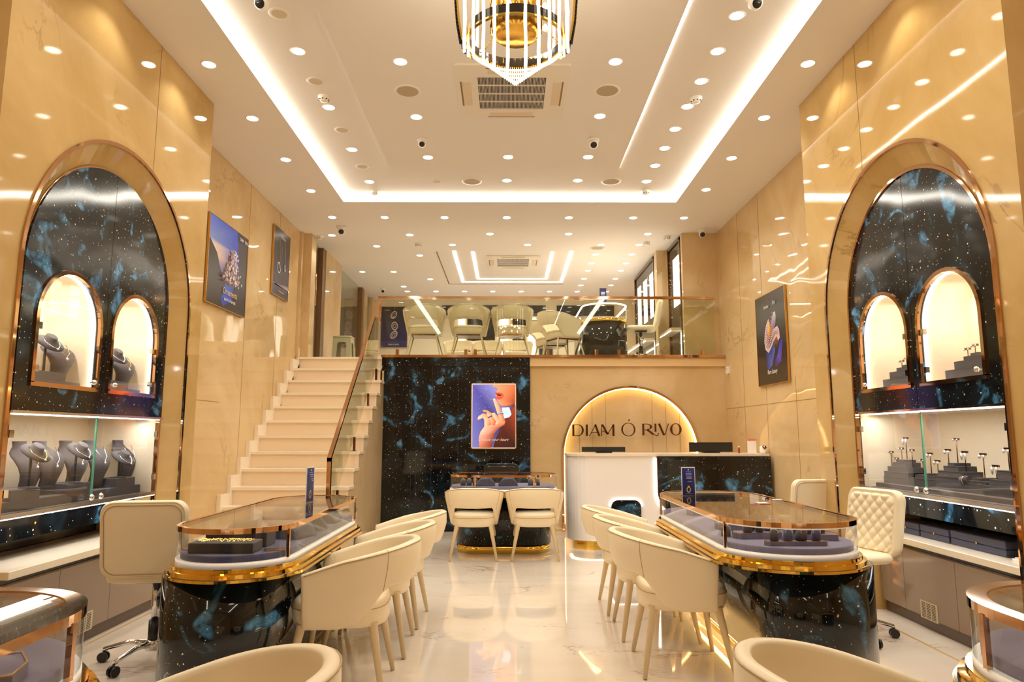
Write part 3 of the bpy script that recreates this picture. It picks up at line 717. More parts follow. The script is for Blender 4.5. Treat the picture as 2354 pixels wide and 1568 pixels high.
for i, (x, y) in enumerate(CF):
    cone((x, y, .811), .2*((i*3) % 5-2), 'grey ring holder on the %s tray of the right counter, %s of four' % (('middle', 'farther', 'farthest')[i//4], ORD[i % 4]), 1.25, False, 'ring holders on the far trays of the right counter')
# contents: near counters
tray((-1.30, 1.72, .771), .5, .26, .2, 'gold-edged tray in the near left corner counter', .03)
for i, (x, y) in enumerate(((-1.42, 1.82), (-1.33, 1.74), (-1.24, 1.66))):
    cone((x, y, .806), .7, 'grey ring holder in the near left corner counter, %s of three from the left' % ORD[i], 1.3, False, 'ring holders in the near left corner counter')
tray((1.60, 1.80, .771), 0, .34, .24, 'gold-edged tray in the near right corner counter', .03)
cone((1.54, 1.86, .806), -.6, 'grey holder with a silver piece in the near right corner counter', 1.3, False, 'holder in the near right corner counter')
cone((1.46, 1.74, .806), -.6, 'grey holder beside the rim post in the near right corner counter', 1.3, False, 'holder in the near right corner counter')
# contents: back counter
for i, (x, lab) in enumerate(((-.26, 'bracelet pad with a gold bar in the back counter'), (.0, 'domed grey pad with a mesh of silver stones in the back counter'))):
    rack((x, 8.18, .771), 0, lab)
for i, x in enumerate((-.52, -.45, -.38)): cone((x, 8.2, .771), 0, 'grey ring holder at the left end of the back counter, %s of three' % ORD[i], 1.5, False, 'ring holders in the back counter')
for i, x in enumerate((.26, .34)): cone((x, 8.2, .771), 0, 'grey ring holder at the right end of the back counter, %s of two' % ORD[i], 1.5, False, 'ring holders in the back counter')

# upright advert stands
def adstand(loc, rz, w_, h, label):
    t = thing('advert_stand', label, 'table sign', loc, rz)
    MB().box(-w_/2, w_/2, -.006, .0, 0, h).build('acrylic_holder', 'white', t); MB().box(-w_/2-.01, w_/2+.01, -.03, .03, 0, .004).build('foot', 'glass', t)
    W2, H2 = w_*.92, h*.97
    picture('print', t, W2, H2, [([(0, 0), (1, 0), (1, 1), (0, 1)], ['#1c2152', '#1c2152', '#3a4690', '#2a3478']),
        (blob(.5, .2, .17, .11, 16), '#d8b04a'), (blob(.5, .2, .11, .075, 16), '#1c2152'), ([(.42, .30), (.58, .30), (.56, .34), (.44, .34)], '#d8b04a'), (blob(.5, .93, .05, .03, 8), '#e8e4e0'),
        ([(.27, .855), (.73, .855), (.73, .865), (.27, .865)], '#c8c4d0')]+
        [([(x0_+q*dx_, z_), (x0_+q*dx_+dx_*.7, z_), (x0_+q*dx_+dx_*.7, z_+hz_), (x0_+q*dx_, z_+hz_)], cc_) for x0_, dx_, nn_, z_, hz_, cc_ in
         ((.28, .055, 8, .78, .035, '#a8acd8'), (.28, .055, 8, .73, .030, '#a8acd8'), (.29, .08, 5, .66, .025, '#b8b8dc'), (.28, .05, 8, .61, .028, '#e0b8a8'), (.34, .045, 7, .49, .022, '#c8c4b8'), (.22, .03, 14, .07, .010, '#8890c0')) for q in range(nn_)], y=-.0065)
adstand((1.375, 5.40, .897), .05, .105, .21, 'navy printed advert card with a gold ring standing on the right counter')
adstand((-1.37, 4.9, .897), 1.34, .105, .235, 'dark narrow advert card seen edge-on, standing on the left counter')
t = thing('payment_card', 'white card with a pink base lying face up on the right counter glass', 'card', (1.70, 4.75, .898), 0)
MB().box(-.035, .035, -.05, .05, 0, .003).build('card', 'white', t); MB().box(-.035, .035, -.06, -.045, 0, .004).build('pink_band', 'qrpink', t)
t = thing('name_card', 'small white card with black bow-shaped print on the right counter glass', 'card', (1.89, 4.98, .898), 0)
MB().prism(rrect(-.03, .03, -.03, .03, .008), 0, .003).build('card', 'white', t); MB().add([(-.014, -.008, .0035), (-.014, .008, .0035), (.014, -.008, .0035), (.014, .008, .0035), (0, 0, .0035)], [(0, 4, 1), (2, 3, 4)]).build('bow_print', 'black', t)

# ------------------------------------------------------------------ tub chairs (face +y, back at -y)
def tub_meshes(leg='legm', metal=False):
    t = bpy.data.objects.new('tub_chair', None); COL.objects.link(t)
    # plan path from the right arm round the back to the left arm
    path = []; R0 = .252; yb = -.03
    for i in range(7): path.append((R0+.006, .17-(.17-yb)*i/7, 1, 0))
    for i in range(29):
        a = -pi*i/28; path.append((R0*cos(a)*(1.025), yb+R0*sin(a)*1.02, cos(a), sin(a)))
    for i in range(1, 8): path.append((-R0-.006, yb+(.17-yb)*i/7, -1, 0))
    n = len(path); rings = []; rim = []
    for i, (x, y, nx, ny) in enumerate(path):
        s_ = abs(i-(n-1)/2)/((n-1)/2)                    # 0 rear .. 1 arm tip
        rear = max(0, -ny)
        zt_ = .785-.137*min(1, max(0, (s_-.12)/.88))**1.35
        hole = 1/(1+math.exp((abs(x)-.222)/.012)) if ny < 0 else 0
        zb_ = .362+.205*hole
        zb_ += .02*(1-hole)*max(0, 1-abs(abs(x)-.23)/.04)*(1 if ny < -.3 else 0)
        k = .20+.16*rear                                 # outward lean
        th = .046
        sec = []
        def P(z, off):
            o_ = (z-.36)*k*(1-.25*max(0, (z-.68)/.1)) + off
            return (x+nx*o_, y+ny*o_, z)
        h_ = zt_-zb_
        for f in (0, .06, .2, .4, .6, .8, .94): sec.append(P(zb_+h_*f, .0 if 0 < f else -.008))
        sec.append(P(zt_-.006, -.004)); sec.append(P(zt_, -.014)); sec.append(P(zt_, -th+.014)); sec.append(P(zt_-.006, -th+.004))
        for f in (.94, .8, .6, .4, .2, .06): sec.append(P(zb_+h_*f, -th))
        sec.append(P(zb_, -th+.01))
        rings.append(sec); rim.append(P(zt_-.010, .001))
    # rounded arm tips
    def tip(r, dy, q):
        c = Vector((sum(p[0] for p in r)/len(r), 0, 0)); return [(c.x+(p[0]-c.x)*q if True else p[0], p[1]+dy, p[2]) for p in r]
    def shrink(r, dy, q):
        out = []; m_ = len(r); half = m_//2
        for j, p in enumerate(r):
            o_ = r[m_-1-j]; mx, my = (p[0]+o_[0])/2, (p[1]+o_[1])/2
            out.append((mx+(p[0]-mx)*q, p[1]+dy, p[2]-(.006*(1-q) if p[2] > .6 else -.006*(1-q))))
        return out
    rings = [shrink(rings[0], .016, .35), shrink(rings[0], .012, .75)]+rings+[shrink(rings[-1], .012, .75), shrink(rings[-1], .016, .35)]
    sh = MB().loft(rings).build('shell', 'leather', t)
    MB().tube(rim, .0028, 6).build('piping', 'leatherd', sh)
    for sx in (-1, 1):
        j = 13 if sx > 0 else n-14
        pts = [rings[j+2][q] for q in range(1, 9)]
        MB().tube([(p[0]+path[j][2]*.0006, p[1]+path[j][3]*.0006, p[2]) for p in pts], .0016, 5).build('seam', 'leatherd', sh)
    # seat
    def outline(q, yo=0): return [(q*.245*(abs(cos(a))**.62)*(1 if cos(a) > 0 else -1), yo+q*.255*(abs(sin(a))**.62)*(1 if sin(a) > 0 else -1)) for a in [2*pi*i/40 for i in range(40)]]
    rg = [[(x*.92, y+.012, .355) for x, y in outline(.9)], [(x, y+.015, .366) for x, y in outline(.965)], [(x, y+.02, .40) for x, y in outline(.985)], [(x, y+.022, .45) for x, y in outline(1.0)], [(x, y+.02, .478) for x, y in outline(.975)], [(x, y+.02, .492) for x, y in outline(.88)], [(x, y+.02, .498) for x, y in outline(.6)], [(x, y+.02, .50) for x, y in outline(.15)]]
    st = MB().loft(rg).build('seat', 'leather', t)
    MB().tube([(x*1.002, y+.022, .452) for x, y in outline(1.0)], .0022, 5, True).build('piping', 'leatherd', st)
    for sx in (-1, 1):
        for fy in (-1, 1):
            top = (sx*.185, .015+fy*.185, .365); bot = (sx*(.285 if fy > 0 else .255), .015+fy*.25, .004)
            if metal: MB().tube([top, (bot[0]*.98, bot[1]*.98, .03), bot], [.013, .010, .010], 10).build('leg', leg, t)
            else: MB().tube([(top[0], top[1], .38), top, bot], [.026, .024, .0125], 12).build('leg', leg, t)
    if not metal:
        pass
    else: MB().box(-.19, .19, -.18, .2, .335, .357).build('under_frame', 'bronze', t)
    return t
proto = tub_meshes(); used = [False]
upproto = tub_meshes('legm', True); uused = [False]
def chair(x, y, rz, label, group, up=False):
    P_, U_ = (upproto, uused) if up else (proto, used)
    if not U_[0]: c = P_; U_[0] = True; c.location = (x, y, ZM if up else 0); c.rotation_euler = (0, 0, rz)
    else: c = dup(P_, (x, y, ZM if up else 0), rz)
    tag(c, label, 'chair', group); return c
near = ['nearest', 'middle', 'farthest']
for i, y in enumerate((3.98, 4.70, 5.36)):
    chair(-.885+.010*i, y, HP+(.06, .03, -.02)[i], 'cream leather tub chair at the left counter, %s of the three in its row' % near[i], 'tub chairs along the left counter')
for i, y in enumerate((4.33, 5.04, 5.72)):
    chair(1.01-.01*i, y, -HP-(.05, .03, 0)[i], 'cream leather tub chair at the right counter, %s of the three in its row' % near[i], 'tub chairs along the right counter')
chair(-.375, 7.98, 0, 'left one of two cream tub chairs drawn up to the back counter', 'tub chairs at the back counter')
chair(.295, 7.98, 0, 'right one of two cream tub chairs drawn up to the back counter', 'tub chairs at the back counter')
chair(-.82, 1.80, HP+.12, 'cream tub chair cropped by the bottom edge beside the near left counter', 'cropped near tub chairs')
chair(.99, 1.85, -HP-.12, 'cream tub chair cropped by the bottom edge beside the near right counter', 'cropped near tub chairs')
# upper floor
for i, x in enumerate((-1.28, -.60, .06)):
    chair(x, 10.56, (.03, 0, 0)[i], 'upper-floor tub chair with its back to the railing, %s of three from the left' % ORD[i], 'upper tub chairs facing away from the railing', True)
chair(.86, 11.0, -1.15, 'upper-floor tub chair turned sideways against the upper round counter', 'upper tub chairs by the round counter', True)
chair(.72, 11.85, -1.3, 'upper-floor tub chair behind the sideways one at the round counter', 'upper tub chairs by the round counter', True)
for i, x in enumerate((-.98, -.42, .18)):
    chair(x, 13.9, pi+.02*i, 'tub chair deep on the upper floor, %s of three from left' % ORD[i], 'far upper tub chairs', True)

# ------------------------------------------------------------------ swivel chairs (face +y)
def swivel(loc, rz, label, tilt=0, col='leather', quilt=True):
    t = thing('swivel_chair', label, 'office chair', loc, rz, 'staff swivel chairs')
    W_, z0_, z1_ = .235, .53, .975
    # backrest: quilted front, plain padded rear with a piped border
    nx_, nz_ = 64, 64; vs_, fs = [], []
    def shape(u, v): 
        y = -.23-.06*v-.012*u*u+.02*(1-v)**3; return y
    rg = []
    out = rrect(-W_, W_, z0_, z1_, .07, 8)
    o = MB()
    cx, cz = 0, (z0_+z1_)/2
    def lay(q, dy): return [(cx+(x-cx)*q, shape(x*q/W_, (cz+(z-cz)*q-z0_)/(z1_-z0_))+dy, cz+(z-cz)*q) for x, z in out]
    o.loft([lay(.04, -.052), lay(.3, -.052), lay(.55, -.052), lay(.8, -.05), lay(.9, -.047), lay(.95, -.042), lay(1, -.02), lay(1, .01), lay(.95, .024)], caps=True)
    b = o.build('backrest', col, t)
    MB().tube(lay(.955, -.041), .005, 6, True).build('piping', col, b)
    MB().tube(lay(.885, -.049), .0028, 6, True).build('inner_piping', 'leatherd', b)
    q = MB(); V = []
    for j in range(nz_+1):
        for i in range(nx_+1):
            x = -W_*.93+2*W_*.93*i/nx_; z = z0_+.02+(z1_-z0_-.04)*j/nz_
            dx_, dz_ = max(0, abs(x)-(W_*.93-.06)), max(0, abs(z-cz)-((z1_-z0_)/2-.02-.06))
            rr = sqrt(dx_*dx_+dz_*dz_)
            if rr > .06: x *= 1; 
            a_ = (x+z)/.085*pi; c_ = (x-z)/.085*pi
            d_ = (abs(sin(a_))*abs(sin(c_)))**.4*.018 if quilt else .006
            e_ = max(0, min(1, (.06-rr)/.02))
            V.append((x, shape(x/W_, (z-z0_)/(z1_-z0_))+.022+d_*e_-(.02*(1-e_)), z))
    fs = [(j*(nx_+1)+i, j*(nx_+1)+i+1, (j+1)*(nx_+1)+i+1, (j+1)*(nx_+1)+i) for j in range(nz_) for i in range(nx_)]
    q.add(V, fs, True); q.build('quilted_front' if quilt else 'padded_front', col, b)
    def so(q_, z): return [(x*q_, y*q_+.0, z) for x, y in rrect(-.235, .235, -.25, .25, .08, 6)]
    MB().loft([so(.86, .495), so(.95, .505), so(.97, .53), so(.94, .55), so(.85, .562), so(.3, .565)]).build('seat', col, t)
    MB().lathe([(.026, .22), (.026, .48)], 14).build('gas_column', 'chrome', t)
    MB().lathe([(.034, .085), (.034, .24)], 14).build('column_cover', 'black', t)
    MB().box(-.09, .09, -.09, .09, .47, .497).build('mounting_plate', 'black', t)
    st = MB().lathe([(.045, .07), (.045, .12), (.03, .13)], 14)
    for k in range(5):
        a = 2*pi*k/5+.5; st.tube([(.03*cos(a), .03*sin(a), .105), (.14*cos(a), .14*sin(a), .112), (.29*cos(a), .29*sin(a), .075)], [.02, .016, .012], 8)
    st = st.build('star_base', 'chrome', t)
    for k in range(5):
        a = 2*pi*k/5+.5; cx_, cy_ = .29*cos(a), .29*sin(a); c = MB()
        for w_ in (-.014, .014):
            ax = (-sin(a), cos(a)); pts = [(cx_+ax[0]*(w_-.008), cy_+ax[1]*(w_-.008), .03), (cx_+ax[0]*(w_+.008), cy_+ax[1]*(w_+.008), .03)]
            c.tube(pts, .029, 16)
        c.tube([(cx_, cy_, .03), (cx_, cy_, .07)], .007, 8)
        c.build('caster', 'black', t)
    return t
swivel((-2.14, 4.42, 0), .16, 'cream swivel chair with a plain padded back behind the left counter')
swivel((2.31, 4.93, 0), 1.85, 'cream swivel chair with a diamond-quilted back behind the right counter')
swivel((2.62, 6.35, 0), .1, 'plain cream swivel chair tucked farther behind the right counter', quilt=False)
swivel((-.09, 9.15, 0), pi, 'black-backed swivel chair behind the back counter', col='dark', quilt=False)
c = swivel((2.12, 11.0, ZM), 1.45, 'cream swivel chair seen side-on beside the upper round counter', quilt=False)

# ------------------------------------------------------------------ cashier desk
t = thing('reception_desk', 'white reception desk with rounded end and a star-print panel under the sign', 'reception desk', (0, 0, 0))
y0, y1, xa, xb = 8.42, 8.98, .72, 3.12
def deskpoly(off=0, xe=xb): 
    r = .25-off*.3
    return [(xe, y1), (xa+off+.06, y1)]+[(xa+off, y1-.1)]+[(xa+off+r-r*cos(HP*i/8), y0+off+r-r*sin(HP*i/8)) for i in range(9)]+[(xe, y0+off)]
MB().prism(deskpoly(.07), 0, .11).build('gold_plinth', 'gold', t)
MB().platez(deskpoly(.045), [[(x+.0, y) for x, y in deskpoly(.06, xb-.02)]][:0], .108, .114).build('plinth_light', emis('desk light', (1, .85, .6), 5), t)
# white body front with a cut-out for the small arch opening
MB().prism(deskpoly(0), .115, 1.10).build('desk_body', 'gwhite', t)
MB().prism([(x, y-(.012 if y < 8.9 else 0)) for x, y in deskpoly(-.012)], 1.10, 1.128).build('desk_top', 'stone', t)
# star-print front: rounded lower left corner
R2 = .27; sx0, sx1, sz0, sz1 = 1.775, 3.12, .13, 1.095
sp = [(sx0, sz1)]+[(sx0+R2*1.0-R2*cos(HP*i/10), sz0+.30+R2-R2*sin(HP*i/10)) for i in range(11)]+[(sx1, sz0+.30), (sx1, sz1)]
MB().prismy(sp, y0-.06, y0).build('star_front', 'galaxy', t)
ed = [(sx0, sz1)]+sp[1:12]+[(sx1, sz0+.30)]
MB().loft([[(x-.012*a, y, z-.012*b) for (a, b, y) in ((0, 0, y0-.065), (1, 1, y0-.065), (1, 1, y0), (0, 0, y0))] for x, z in ed], smooth=False).build('bronze_edge', 'bronze', t)
MB().tube([(x-.02, y0-.008, z-.02) for x, z in ed], .006, 6).build('edge_light', emis('edge light', (1, .93, .85), 6), t)
op = [(1.22, .10), (1.22, .50)]+[(1.30-.08*cos(HP*i/6), .50+.08*sin(HP*i/6)) for i in range(7)]+[(1.49+.08*sin(HP*i/6), .50+.08*cos(HP*i/6)) for i in range(7)]+[(1.57, .10)]
MB().prismy([(x, z if z > .2 else .12) for x, z in op], y0-.03, y0).build('arch_inset', 'galaxy', t)
MB().loft([[(x+a, y, z+b) for (a, b, y) in ((0, 0, y0-.034), (0, .008, y0-.034), (0, .008, y0), (0, 0, y0))] for x, z in op[1:-1]], smooth=False).build('arch_inset_edge', 'bronze', t)
MB().tube([(x+(-.012 if x < 1.3 else .012 if x > 1.49 else 0), y0-.008, z+.014) for x, z in op[1:-1]], .005, 6).build('arch_light', emis('inset light', (1, .93, .85), 5), t)
def monitor(x, w_, z, label):
    t = thing('monitor', label, 'monitor', (x, 8.76, 1.129-.0))
    MB().box(-w_/2, w_/2, 0, .03, .012, z).build('monitor_back', 'black', t, bevel=.004)
    MB().box(-.1, .1, -.04, .08, 0, .012).build('stand', 'black', t)
monitor(1.19, .54, .075, 'black monitor top showing behind the desk below the D of the sign')
monitor(2.53, .54, .13, 'taller black monitor standing on the right part of the reception desk')
t = thing('payment_stand', 'white payment stand with a pink header on the reception desk', 'table sign', (3.02, 8.70, 1.129))
MB().box(-.055, .055, 0, .006, 0, .17).build('card', 'white', t); MB().box(-.055, .055, -.002, 0, .15, .175).build('pink_header', 'qrpink', t); MB().box(-.06, .06, -.02, .03, 0, .004).build('foot', 'white', t)
t = thing('payment_speaker', 'small round white soundbox at the right end of the reception desk', 'speaker', (3.095, 8.52, 1.129))
MB().lathe([(.0, 0), (.04, 0), (.045, .03), (.042, .075), (.03, .09), (0, .092)], 20).build('shell', 'white', t); MB().lathe([(0, 0), (.025, 0), (.025, .004), (0, .004)], 16).build('dark_face', quick('maroon', '#5a2020', .4), t, loc=(0, -.036, .075), rot=(.9, 0, 0))
t = thing('small_bottle', 'tiny red and white bottle between the monitor and the payment stand', 'bottle', (2.85, 8.68, 1.129))
MB().lathe([(0, 0), (.014, 0), (.014, .05), (.008, .06), (.008, .075), (0, .076)], 12).build('body', quick('red bottle', '#a33a28', .3), t); MB().lathe([(.009, .07), (.009, .085), (0, .086)], 10).build('cap', 'white', t)

# ------------------------------------------------------------------ sign lettering
t = thing('shop_sign', 'dark bronze letters reading DIAM O RIVO with an accent, on the arched recess', 'sign', (.925, YB-.01, 1.335))
UW = 1.575; H = .165
def letter(name, polys):
    o = MB()
    for p in polys: o.prismy(p, 0, .025)
    return o.build(name, 'bronze', t)
th, tn = .028, .010
def ringp(cx, cz, rx, rz, w1, w2, n=28, a0=0, a1=2*pi):            # ring stroke with contrast, as quads
    out = []
    for i in range(n):
        u, v_ = a0+(a1-a0)*i/n, a0+(a1-a0)*(i+1)/n
        def pt(a, k): 
            ww = w2+(w1-w2)*abs(cos(a)); return (cx+(rx-(ww if k else 0))*cos(a), cz+(rz-(w2 if k else 0))*sin(a))
        out.append([pt(u, 0), pt(v_, 0), pt(v_, 1), pt(u, 1)])
    return out
px = lambda a: (a-128)/(1010-128)*UW                               # lettering proportions
letter('letter_d', [[(0, 0), (th, 0), (th, H), (0, H)], [(th, H-tn), (.08, H-tn), (.08, H), (th, H)], [(th, 0), (.08, 0), (.08, tn), (th, tn)]]+ringp(.08, H/2, px(220)-.08, H/2, th, tn, 16, -HP, HP))
a = px(237); letter('letter_i', [[(a, 0), (a+th, 0), (a+th, H), (a, H)]])
a, b = px(262), px(352); letter('letter_a', [stroke((a+.005, 0), ((a+b)/2+.02, H), tn), stroke((b-.012, 0), ((a+b)/2+.01, H), th), stroke((a+.03, .05), (b-.03, .05), tn)])
a, b = px(358), px(467); letter('letter_m', [stroke((a+.02, H), ((a+b)/2-.005, .03), th), stroke((b-.01, H), ((a+b)/2-.005, .02), tn), [(b-th, 0), (b, 0), (b, H), (b-th, H)], [(a+.006, 0), (a+.016, 0), (a+.016, H), (a+.006, H)], stroke((a+.015, .075), ((a+b)/2+.02, .03), tn)])
a, b = px(523), px(637); letter('letter_o', ringp((a+b)/2, H/2+.01, (b-a)/2, H/2+.015, th*.8, tn, 32)+[stroke(((a+b)/2+.005, H+.045), ((a+b)/2+.02, H+.075), .014)])
a, b = px(693), px(790); letter('letter_r', [[(a, .01), (a+th, .01), (a+th, H+.01), (a, H+.01)], [(a+th, H), (a+.08, H), (a+.08, H+.01), (a+th, H+.01)], [(a+th, H/2), (a+.08, H/2), (a+.08, H/2+.01), (a+th, H/2+.01)]]+ringp(a+.08, H*.75+.008, .06, H*.25, th, tn, 12, -HP, HP)+[stroke((a+.07, H/2+.01), (a+.16, .02), th), stroke((a+.16, .022), (px(818), .0), tn), stroke((px(818)-.003, .0), (px(822), .04), tn)])
a = px(793); letter('letter_i', [[(a, .06), (a+th*.85, .06), (a+th*.85, H+.012), (a, H+.012)]])
a, b = px(822), px(912); letter('letter_v', [stroke((a+.012, H+.012), ((a+b)/2+.0, .01), th), stroke((b-.01, H+.012), ((a+b)/2+.01, .01), tn)])
a, b = px(917), px(1010); letter('letter_o', ringp((a+b)/2, H/2+.012, (b-a)/2, H/2+.004, th*1.15, tn, 32))

# ------------------------------------------------------------------ advert screen on the cladding
t = thing('advert_screen', 'upright lit advert screen showing lips and a ringed hand on the star-print wall', 'screen', (-.207, YB-.045, 1.15))
W_, H_ = .655, .945
o = MB().prismy(rrect(-W_/2, W_/2, 0, H_, .03), -.0, .024).build('screen_frame', 'rose', t)
MB().prismy(rrect(-W_/2+.008, W_/2-.008, .008, H_-.008, .024), -.004, 0).build('screen_bezel', 'white', t)
def tvp(pts): return [((x-683)/319, 1-(y-240)/478) for x, y in pts]
SK, SD, SH = '#e08a60', '#b4502c', '#f0b496'
LY = [([(.02, .015), (.5, .015), (.98, .015), (.98, .985), (.5, .985), (.02, .985)], ['#6c6cb0', '#2c1c18', '#1e120e', '#6a2c1a', '#8080c0', '#4c4a9c']),
      (tvp([(840, 712), (1000, 712), (1000, 400), (940, 470), (900, 560), (860, 640)]), ['#3a1a14', '#301410', '#9a3c20', '#6e2c1e', '#4c2018', '#4a1e18']),
      (tvp([(838, 248), (838, 262), (848, 272), (864, 274), (876, 276), (868, 290), (857, 304), (853, 318), (858, 332), (866, 352), (872, 376), (890, 398), (920, 408), (960, 404), (998, 384), (998, 248)]),
       [SK, SK, '#7c3420', '#8a3c24', SK, SK, SK, SK, SK, SK, SK, SK, SD, '#a8482a', '#8c3418', '#c4623a']),
      (tvp([(857, 302), (853, 316), (862, 322), (880, 318), (900, 328), (918, 326), (900, 312), (880, 306), (868, 308)]), '#b03c30'),
      (tvp([(862, 322), (880, 318), (900, 328), (890, 332), (868, 330)]), '#4a1810'),
      (tvp([(858, 334), (864, 352), (882, 360), (902, 352), (918, 328), (898, 332), (880, 334)]), '#d4483c'),
      (tvp([(900, 418), (955, 416), (972, 468), (955, 490), (920, 498), (905, 450)]), ['#b8d0ec', '#c4dcf4', '#aac4e4', '#b8cce8', '#c0d4f0', '#b0cae8']),
      (tvp([(740, 712), (736, 640), (748, 596), (775, 560), (775, 515), (800, 500), (850, 500), (900, 500), (926, 522), (920, 545), (880, 570), (850, 610), (836, 660), (828, 712)]),
       ['#c06a50', '#e09a80', '#f0b8a0', '#ecae94', SH, SH, SH, SK, SK, SD, '#9c4830', '#8c3e28', '#7c3424', '#702c20']),
      (tvp([(836, 354), (848, 350), (862, 362), (880, 400), (906, 450), (926, 520), (895, 528), (872, 470), (850, 400)]), ['#f4c4b0', '#f4c4b0', SK, SK, SD, SD, SK, SH, SH]),
      (tvp([(828, 458), (848, 456), (870, 480), (898, 520), (880, 545), (856, 540)]), [SH, SH, SK, SK, SD, SH]),
      (tvp([(790, 450), (806, 448), (826, 470), (860, 520), (850, 552), (826, 548), (806, 510)]), [SH, SH, SK, SD, SD, SK, SH]),
      (tvp([(762, 440), (770, 434), (800, 440), (830, 462), (830, 480), (800, 455), (768, 450)]), SK),
      (tvp([(726, 498), (735, 480), (765, 462), (790, 466), (815, 500), (825, 545), (800, 556), (780, 520), (765, 492), (745, 504), (728, 514)]), ['#f4c4b0', SH, SH, SK, SK, SD, SK, SH, SH, SK, SD]),
      (tvp([(798, 490), (828, 476), (832, 484), (802, 498)]), '#3a3c70'), (tvp([(873, 458), (912, 450), (914, 464), (876, 470)]), '#3a3c6c'), (tvp([(873, 460), (912, 453), (913, 456), (874, 464)]), '#e8ecf8')]
r_ = random.Random(3)
for k in range(26):
    a, b = r_.uniform(.05, .45), r_.uniform(.6, .95); LY.append((blob(a, b, .004, .003, 5), '#c8ccf0'))
picture('advert_picture', t, W_*.965, H_*.975, LY, y=-.0045, m='screen', step=.0004).location.z = H_*.0125
text('lettering', 'Choose your heart', .062, 'white', t, (-.01, -.0135, .115), shear=.6, xs=.9)

# ------------------------------------------------------------------ posters
def poster(label, loc, rz, W, H, layers, words=()):
    t = thing('framed_poster', label, 'poster', loc, rz)
    MB().plate([(-W/2, 0), (W/2, 0), (W/2, H), (-W/2, H)], [[(-W/2+.008, .008), (W/2-.008, .008), (W/2-.008, H-.008), (-W/2+.008, H-.008)]], -.03, -.006).build('brass_frame', 'brass', t)
    MB().box(-W/2+.008, W/2-.008, -.026, -.01, .008, H-.008).build('backing_board', 'black', t)
    picture('poster_print', t, W-.016, H-.016, layers, y=-.0265, step=.0003).location.z = .008
    for s_, sz, m_, x, z, sh, xs in words: text('lettering', s_, sz, m_, t, (x*W, -.036, z*H), shear=sh, xs=xs)
    return t
LIT, GOLD = quick('letter white', '#f0e8e0', .4), quick('letter gold', '#d8b878', .4)
def pl(pts, x0, x1, fn): return [fn(*p) for p in pts]
# poster one: coordinates in the skewed crop straightened to 0..1
BK, DK = '#2e2a2c', '#262226'
r1 = [([(0, 0), (1, 0), (1, 1), (.6, 1), (0, 1)], [BK, BK, BK, '#3a3a60', BK]),
      ([(0, 1), (.70, 1), (.74, .72), (.76, .5), (.68, .36), (.62, .12), (.40, .02), (.36, .10), (.44, .26), (.38, .38), (.30, .44), (.20, .60), (.08, .68), (0, .74)],
       ['#4068e8', '#2c50d0', '#2448d0', '#1c38b0', '#1c4cc8', '#1c48cc', '#3a3a90', '#3454c0', '#3a70d0', '#3c68c0', '#8a80b0', '#e8c8b0', '#f0d8c0', '#8098e0']),
       (blob(.55, .36, .21, .075, 20), '#34305c'), (blob(.55, .345, .2, .055, 20), '#5860b8')]
r1.append(([(.33, .35), (.42, .31), (.54, .29), (.66, .31), (.75, .37), (.72, .46), (.63, .56), (.56, .72), (.53, .72), (.47, .57), (.38, .46)], '#80646c'))
for k in range(210):
    q = r_.random(); z_ = .315+q*.40; hw = .20*(1-q)**.8+.008; x_ = .54+r_.uniform(-hw, hw)
    r1.append((blob(x_, z_, .012*r_.uniform(.7, 1.2), .015*r_.uniform(.7, 1.3), 7, jit=.2, rnd=r_), r_.choice(['#e8d0d0', '#d8b8b8', '#f0e4e4', '#b89898', '#c8a8a0', '#fff4f0'])))
for k in range(30): r1.append((blob(r_.uniform(.05, .65), r_.uniform(.6, .97), .003, .003, 5), '#a8b8f8'))
poster('large square poster of a blue drape holding a heap of pearly stones, left wall', (XL, 7.585, 2.715), HP, 1.07, .955, r1,
       [('DIAM', .055, LIT, .30, .905, 0, .8), ('RIVO', .055, LIT, .43, .905, 0, .8), ('Ornaments', .105, GOLD, .06, .175, 0, .82), ('BEAUTY OF NATURE', .042, LIT, .06, .10, 0, .8)])
r2 = [([(0, 0), (1, 0), (1, 1), (0, 1)], ['#4a4460', '#3c3844', '#38343a', '#343038']), ([(0, .16), (1, .16), (1, .24), (0, .14)], ['#6a6080', '#c8b8c8', '#4a4450', '#8a80a0']),
      ]
def ringlayer(cx, cy, rx, ry, w_, col, n=20, rot=0):
    out = []
    for i in range(n):
        a, b = 2*pi*i/n, 2*pi*(i+1)/n; P_ = []
        for q, k in ((a, 1), (b, 1), (b, 1-w_), (a, 1-w_)):
            x, y = rx*k*cos(q), ry*k*sin(q); P_.append((cx+x*cos(rot)-y*sin(rot), cy+x*sin(rot)+y*cos(rot)))
        out.append((P_, col))
    return out
r2 += ringlayer(.34, .42, .10, .085, .22, '#d8d8e0')+ringlayer(.70, .47, .05, .055, .3, '#c8c8d0')
r2 += [(stroke((.30, .92), (.36, .52), .008), '#9a98a4'), (stroke((.52, .95), (.42, .56), .008), '#8a8894'), (stroke((.62, .92), (.70, .56), .010), '#a8a6b0'), (stroke((.9, .75), (.95, .5), .008), '#77757f')]
poster('narrow dark poster of two drop earrings near the top of the stairs, left wall', (XL, 9.345, 3.205), HP, .67, .94, r2, [('Brilliance', .07, LIT, 0, .86, .3, .8), ('For every moment', .04, GOLD, 0, .07, .2, .8)])
r3 = [([(0, 0), (1, 0), (1, 1), (0, 1)], ['#2a2422', '#2a2422', '#302a28', '#302a28']),
      ([(.34, .14), (.50, .20), (.70, .46), (.62, .48), (.52, .42), (.30, .38)], ['#2038a0', '#4468c8', '#4878d0', '#283070', '#302c80', '#262050']),
      ([(.55, .16), (.80, .22), (.88, .44), (.80, .46), (.70, .30), (.58, .22)], ['#1c1848', '#5040b8', '#4838a8', '#302870', '#6050d0', '#2a2068'])]
